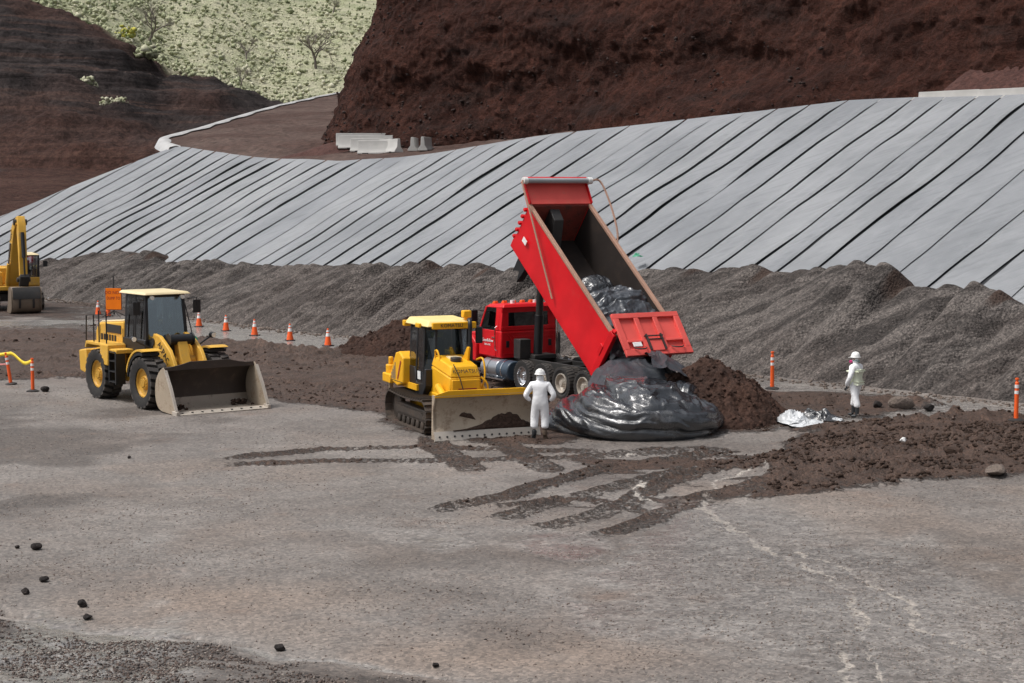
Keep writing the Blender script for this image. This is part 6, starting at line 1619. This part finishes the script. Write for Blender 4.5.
def tape(lab, pts, wd, mat):
    P = catmull(pts, 8); m = MB(); n_ = len(P) - 1
    m.sheet(lambda a, bb: P[int(round(a * n_))] + Vector((0, .01 * math.sin(a * 9), (bb - .5) * wd)), n_, 1)
    o = m.obj('barrier_tape', mat, None, solid=.006)
    return tag(o, lab, 'tape')
tape('yellow barrier tape sagging between the orange road posts', [(-19.2, 58.6, 1.02), (-17.9, 58.2, .90), (-16.82, 57.88, 1.04), (-16.5, 57.6, 1.06), (-15.9, 56.7, .86), (-15.41, 55.90, 1.0)], .12, 'yellow_tape')
tape('faded pink tape strung below the yellow tape', [(-19.2, 58.6, .72), (-18, 58.2, .62), (-16.75, 57.9, .70)], .05, 'pink_tape')

sg = thing('road_sign', 'orange rectangular warning sign on a portable stand behind the wheel loader', 'sign', (-19.85, 87.0, gz(-19.85, 87.0) + .1), math.radians(-8))
m = MB(); m.box(-.40, .40, -.012, .012, .36, 1.42); so = m.obj('sign_panel', 'sign_orange', sg, .01)
m = MB(); m.box(-.42, .42, .012, .03, .34, 1.44); m.obj('panel_backing', 'dark_metal', so)
text('DO NOT', .22, 'ink_dark_red', sg, frame((0, -.014, 1.20), (1, 0, 0), (0, 0, 1)))
text('DUMP TO', .22, 'ink_dark_red', sg, frame((0, -.014, .92), (1, 0, 0), (0, 0, 1)), sx=.72)
m = MB(); m.box(-.03, .03, .03, .07, .1, 2.05); m.obj('mast', 'dark_metal', sg)
for a_ in (.6, 2.5, 3.8, 5.6):
    m = MB(); m.cyl((0, .05, .3), (.6 * math.cos(a_), .05 + .6 * math.sin(a_), .01), .02, n=6); m.obj('stand_leg', 'dark_metal', sg)

# ================================================================== PEOPLE
def skin(name, nodes, edges, mat, parent, root=0, sub=2):
    bm = bmesh.new(); lay = bm.verts.layers.skin.verify()
    vs_ = []
    for i, (p, r) in enumerate(nodes):
        v = bm.verts.new(p); r = r if isinstance(r, tuple) else (r, r)
        if name in ('body', 'vest') and not 1.5 < p[2] < 1.8: r = (r[0] * 1.22, r[1] * 1.22)
        v[lay].radius = r; v[lay].use_root = (i == root); vs_.append(v)
    for a_, c_ in edges: bm.edges.new((vs_[a_], vs_[c_]))
    me = bpy.data.meshes.new(name); bm.to_mesh(me); bm.free()
    me.materials.append(MATS[mat])
    o = bpy.data.objects.new(name, me); link(o, parent)
    k_ = o.modifiers.new('skin', 'SKIN'); k_.use_smooth_shade = True
    s_ = o.modifiers.new('subdivision', 'SUBSURF'); s_.levels = sub; s_.render_levels = sub
    return o
def hand(parent, wrist, fwd, side, mat, s=1.0, curl=.35, name='glove'):
    """palm with five unequal, slightly curled fingers"""
    w_ = Vector(wrist); f = Vector(fwd).normalized(); sd_ = Vector(side); sd_ = (sd_ - f * sd_.dot(f)).normalized(); up = f.cross(sd_)
    N = [(w_, .026 * s), (w_ + f * .05 * s, (.030 * s, .022 * s)), (w_ + f * .085 * s, (.030 * s, .02 * s))]; E_ = [(0, 1), (1, 2)]
    for k_, (o_, l_) in enumerate(((-.033, .066), (-.011, .078), (.011, .074), (.031, .058))):
        b0 = w_ + f * .092 * s + sd_ * o_ * s
        i0 = len(N)
        N += [(b0, .0095 * s), (b0 + (f * .55 + up * curl * .5) * l_ * s, .009 * s), (b0 + (f * .85 + up * curl * 1.3) * l_ * s, .0078 * s)]
        E_ += [(2, i0), (i0, i0 + 1), (i0 + 1, i0 + 2)]
    i0 = len(N); N += [(w_ + f * .045 * s - sd_ * .04 * s, .011 * s), (w_ + f * .085 * s - sd_ * .06 * s + up * .015 * s, .0095 * s)]; E_ += [(1, i0), (i0, i0 + 1)]
    return skin(name, N, E_, mat, parent, 0, 1)
def boot(parent, ankle, toe_dir, mat, h=.24):
    a_ = Vector(ankle); t = Vector(toe_dir).normalized()
    top = a_ + Vector((0, 0, h)); hz = Vector((0, 0, 1))
    N = [(top, (.072, .072)), (a_ + hz * .12, (.062, .062)), (a_ + hz * .055 - t * .015, (.055, .05)), (a_ + hz * .05 + t * .10, (.05, .046)), (a_ + hz * .04 + t * .185, (.042, .034))]
    return skin('boot', N, [(0, 1), (1, 2), (2, 3), (3, 4)], mat, parent, 2, 2)
def hard_hat(parent, c, f, r=.13):
    m = MB(); prof = []
    for k_ in range(9):
        a_ = k_ / 8 * math.pi / 2; prof.append((r * math.cos(a_) + .0015, r * .95 * math.sin(a_)))
    m.lathe(prof + [(.0015, -.004), (r * .92, -.004)], axis='Z', n=28)
    m.lathe([(r * .97, -.012), (r * 1.16, -.024), (r * 1.16, -.014), (r * .97, .008)], axis='Z', n=28)
    for yy in (-.03, 0, .03): m.tube([(-.10, yy, .088), (-.04, yy, .125), (.05, yy, .122), (.105, yy, .08)], .008, 6, 3)
    m.prism([(.11, -.02), (.185, -.045), (.185, -.035), (.11, .0)], -.075, .075)
    o = m.obj('hard_hat', 'helmet', parent, ang=60); o.matrix_local = frame(c, f, Vector((0, 0, 1)).cross(Vector(f)))
    o.scale = (1.0, .9, 1.0) if False else o.scale
    return o

# worker seen from behind, hands on hips (local: x right, y forward)
w1 = thing('person', 'worker in white hooded coverall and hard hat, hands on hips, facing the truck', 'person', (.73, 45.25, gz(.73, 45.25)), math.radians(-6))
N = [((0, 0, .96), (.165, .135)), ((0, .0, 1.13), (.165, .135)), ((0, .01, 1.32), (.19, .14)), ((0, -.005, 1.45), (.15, .115)), ((0, 0, 1.535), (.078, .078)), ((0, .01, 1.60), (.105, .11)), ((0, .015, 1.69), (.105, .115)),
     ((.105, 0, .86), (.112, .12)), ((.13, .02, .54), (.088, .095)), ((.13, -.02, .36), (.088, .09)), ((.13, -.02, .29), (.08, .08)),
     ((-.105, 0, .86), (.112, .12)), ((-.145, .02, .54), (.088, .095)), ((-.15, -.02, .36), (.088, .09)), ((-.15, -.02, .29), (.08, .08)),
     ((.20, 0, 1.43), (.09, .09)), ((.30, -.03, 1.29), (.075, .075)), ((.385, -.07, 1.16), (.066, .066)), ((.32, -.01, 1.08), (.056, .056)), ((.255, .06, 1.02), (.045, .045)),
     ((-.20, 0, 1.43), (.09, .09)), ((-.30, -.03, 1.29), (.075, .075)), ((-.385, -.07, 1.16), (.066, .066)), ((-.32, -.01, 1.08), (.056, .056)), ((-.255, .06, 1.02), (.045, .045))]
E_ = [(0, 1), (1, 2), (2, 3), (3, 4), (4, 5), (5, 6), (0, 7), (7, 8), (8, 9), (9, 10), (0, 11), (11, 12), (12, 13), (13, 14), (3, 15), (15, 16), (16, 17), (17, 18), (18, 19), (3, 20), (20, 21), (21, 22), (22, 23), (23, 24)]
skin('body', N, E_, 'coverall', w1)
hard_hat(w1, (0, .01, 1.735), (0, 1, 0))
m = MB(); m.lathe([(.121, 1.705), (.121, 1.73), (.112, 1.73), (.112, 1.705)], (0, .015, 0), 'Z', 24); m.obj('hat_strap', 'black_paint', w1)
hand(w1, (.255, .065, 1.02), (-.45, .75, -.35), (.4, .3, -.8), 'glove'); hand(w1, (-.255, .065, 1.02), (.45, .75, -.35), (.4, -.3, .8), 'glove_grey')
boot(w1, (.13, -.02, .0), (.25, 1, 0), 'boot_brown', .28); boot(w1, (-.15, -.02, .0), (-.45, 1, 0), 'boot_rubber', .28)
m = MB(); m.lathe([(.152, 1.085), (.152, 1.11), (.145, 1.11), (.145, 1.085)], axis='Z', n=24)
# worker in profile with respirator
w2 = thing('person', 'worker in white coverall, pale vest and hard hat wearing a pink respirator', 'person', (9.8, 49.6, gz(9.8, 49.6)), math.radians(52))
N = [((0, 0, .97), (.165, .14)), ((0, -.01, 1.14), (.165, .14)), ((0, .0, 1.32), (.185, .145)), ((0, -.01, 1.45), (.145, .115)), ((0, .005, 1.535), (.066, .066)), ((0, .02, 1.60), (.084, .095)), ((0, .025, 1.70), (.088, .10)),
     ((.11, 0, .87), (.108, .115)), ((.14, .09, .56), (.085, .09)), ((.15, .13, .36), (.082, .084)), ((.15, .13, .29), (.078, .08)),
     ((-.11, 0, .87), (.108, .115)), ((-.14, -.07, .56), (.085, .09)), ((-.16, -.14, .36), (.082, .084)), ((-.16, -.14, .29), (.078, .08)),
     ((.19, 0, 1.43), (.088, .088)), ((.28, .0, 1.27), (.07, .07)), ((.32, .02, 1.14), (.062, .062)), ((.28, .10, 1.0), (.056, .056)), ((.22, .15, .90), (.045, .045)),
     ((-.19, 0, 1.43), (.088, .088)), ((-.28, .0, 1.27), (.07, .07)), ((-.32, .02, 1.14), (.062, .062)), ((-.27, .12, 1.0), (.056, .056)), ((-.21, .16, .90), (.045, .045))]
skin('body', N, E_, 'coverall', w2)
vest = [((0, 0, 1.04), (.178, .158)), ((0, -.01, 1.15), (.178, .155)), ((0, .0, 1.32), (.20, .162)), ((0, -.01, 1.43), (.165, .13))]
skin('vest', vest, [(0, 1), (1, 2), (2, 3)], 'hivis', w2, 1, 2)
hard_hat(w2, (0, .02, 1.735), (0, 1, 0))
m = MB(); m.lathe([(.004, .0), (.045, .005), (.05, .05), (.03, .075), (.004, .078)], axis='Z', n=16); o = m.obj('respirator', 'mask_teal', w2); o.matrix_local = frame((0, .085, 1.60), (1, 0, 0), (0, -.25, 1)); 
for sx in (-1, 1):
    m = MB(); m.cyl((sx * .04, .12, 1.595), (sx * .085, .155, 1.585), .036, n=14); m.obj('filter_disc', 'mask_pink', w2)
    m = MB(); m.lathe([(.004, -.008), (.012, -.006), (.012, .006), (.004, .008)], (sx * .032, .112, 1.668), 'Y', 10); m.obj('eye', 'ink', w2)
    m = MB(); m.lathe([(.004, -.01), (.026, -.006), (.03, .006), (.004, .01)], (sx * .088, .02, 1.655), 'X', 12); m.obj('ear', 'skin', w2)
m = MB(); m.cyl((0, .105, 1.665), (0, .135, 1.64), .010, .016, n=8); m.obj('nose', 'skin', w2)
m = MB(); m.tube([(-.09, .05, 1.62), (-.10, -.02, 1.63), (0, -.10, 1.60), (.10, -.02, 1.63), (.09, .05, 1.62)], .010, 6, 4); m.obj('mask_strap', 'mask_teal', w2)
hand(w2, (.22, .155, .90), (-.05, .45, -.9), (0, 1, .4), 'glove', 1.05); hand(w2, (-.21, .165, .90), (.05, .45, -.9), (0, 1, .4), 'glove', 1.05)
boot(w2, (.15, .13, .0), (.1, 1, 0), 'boot_rubber', .35); boot(w2, (-.16, -.14, .0), (-.2, 1, 0), 'boot_rubber', .35)
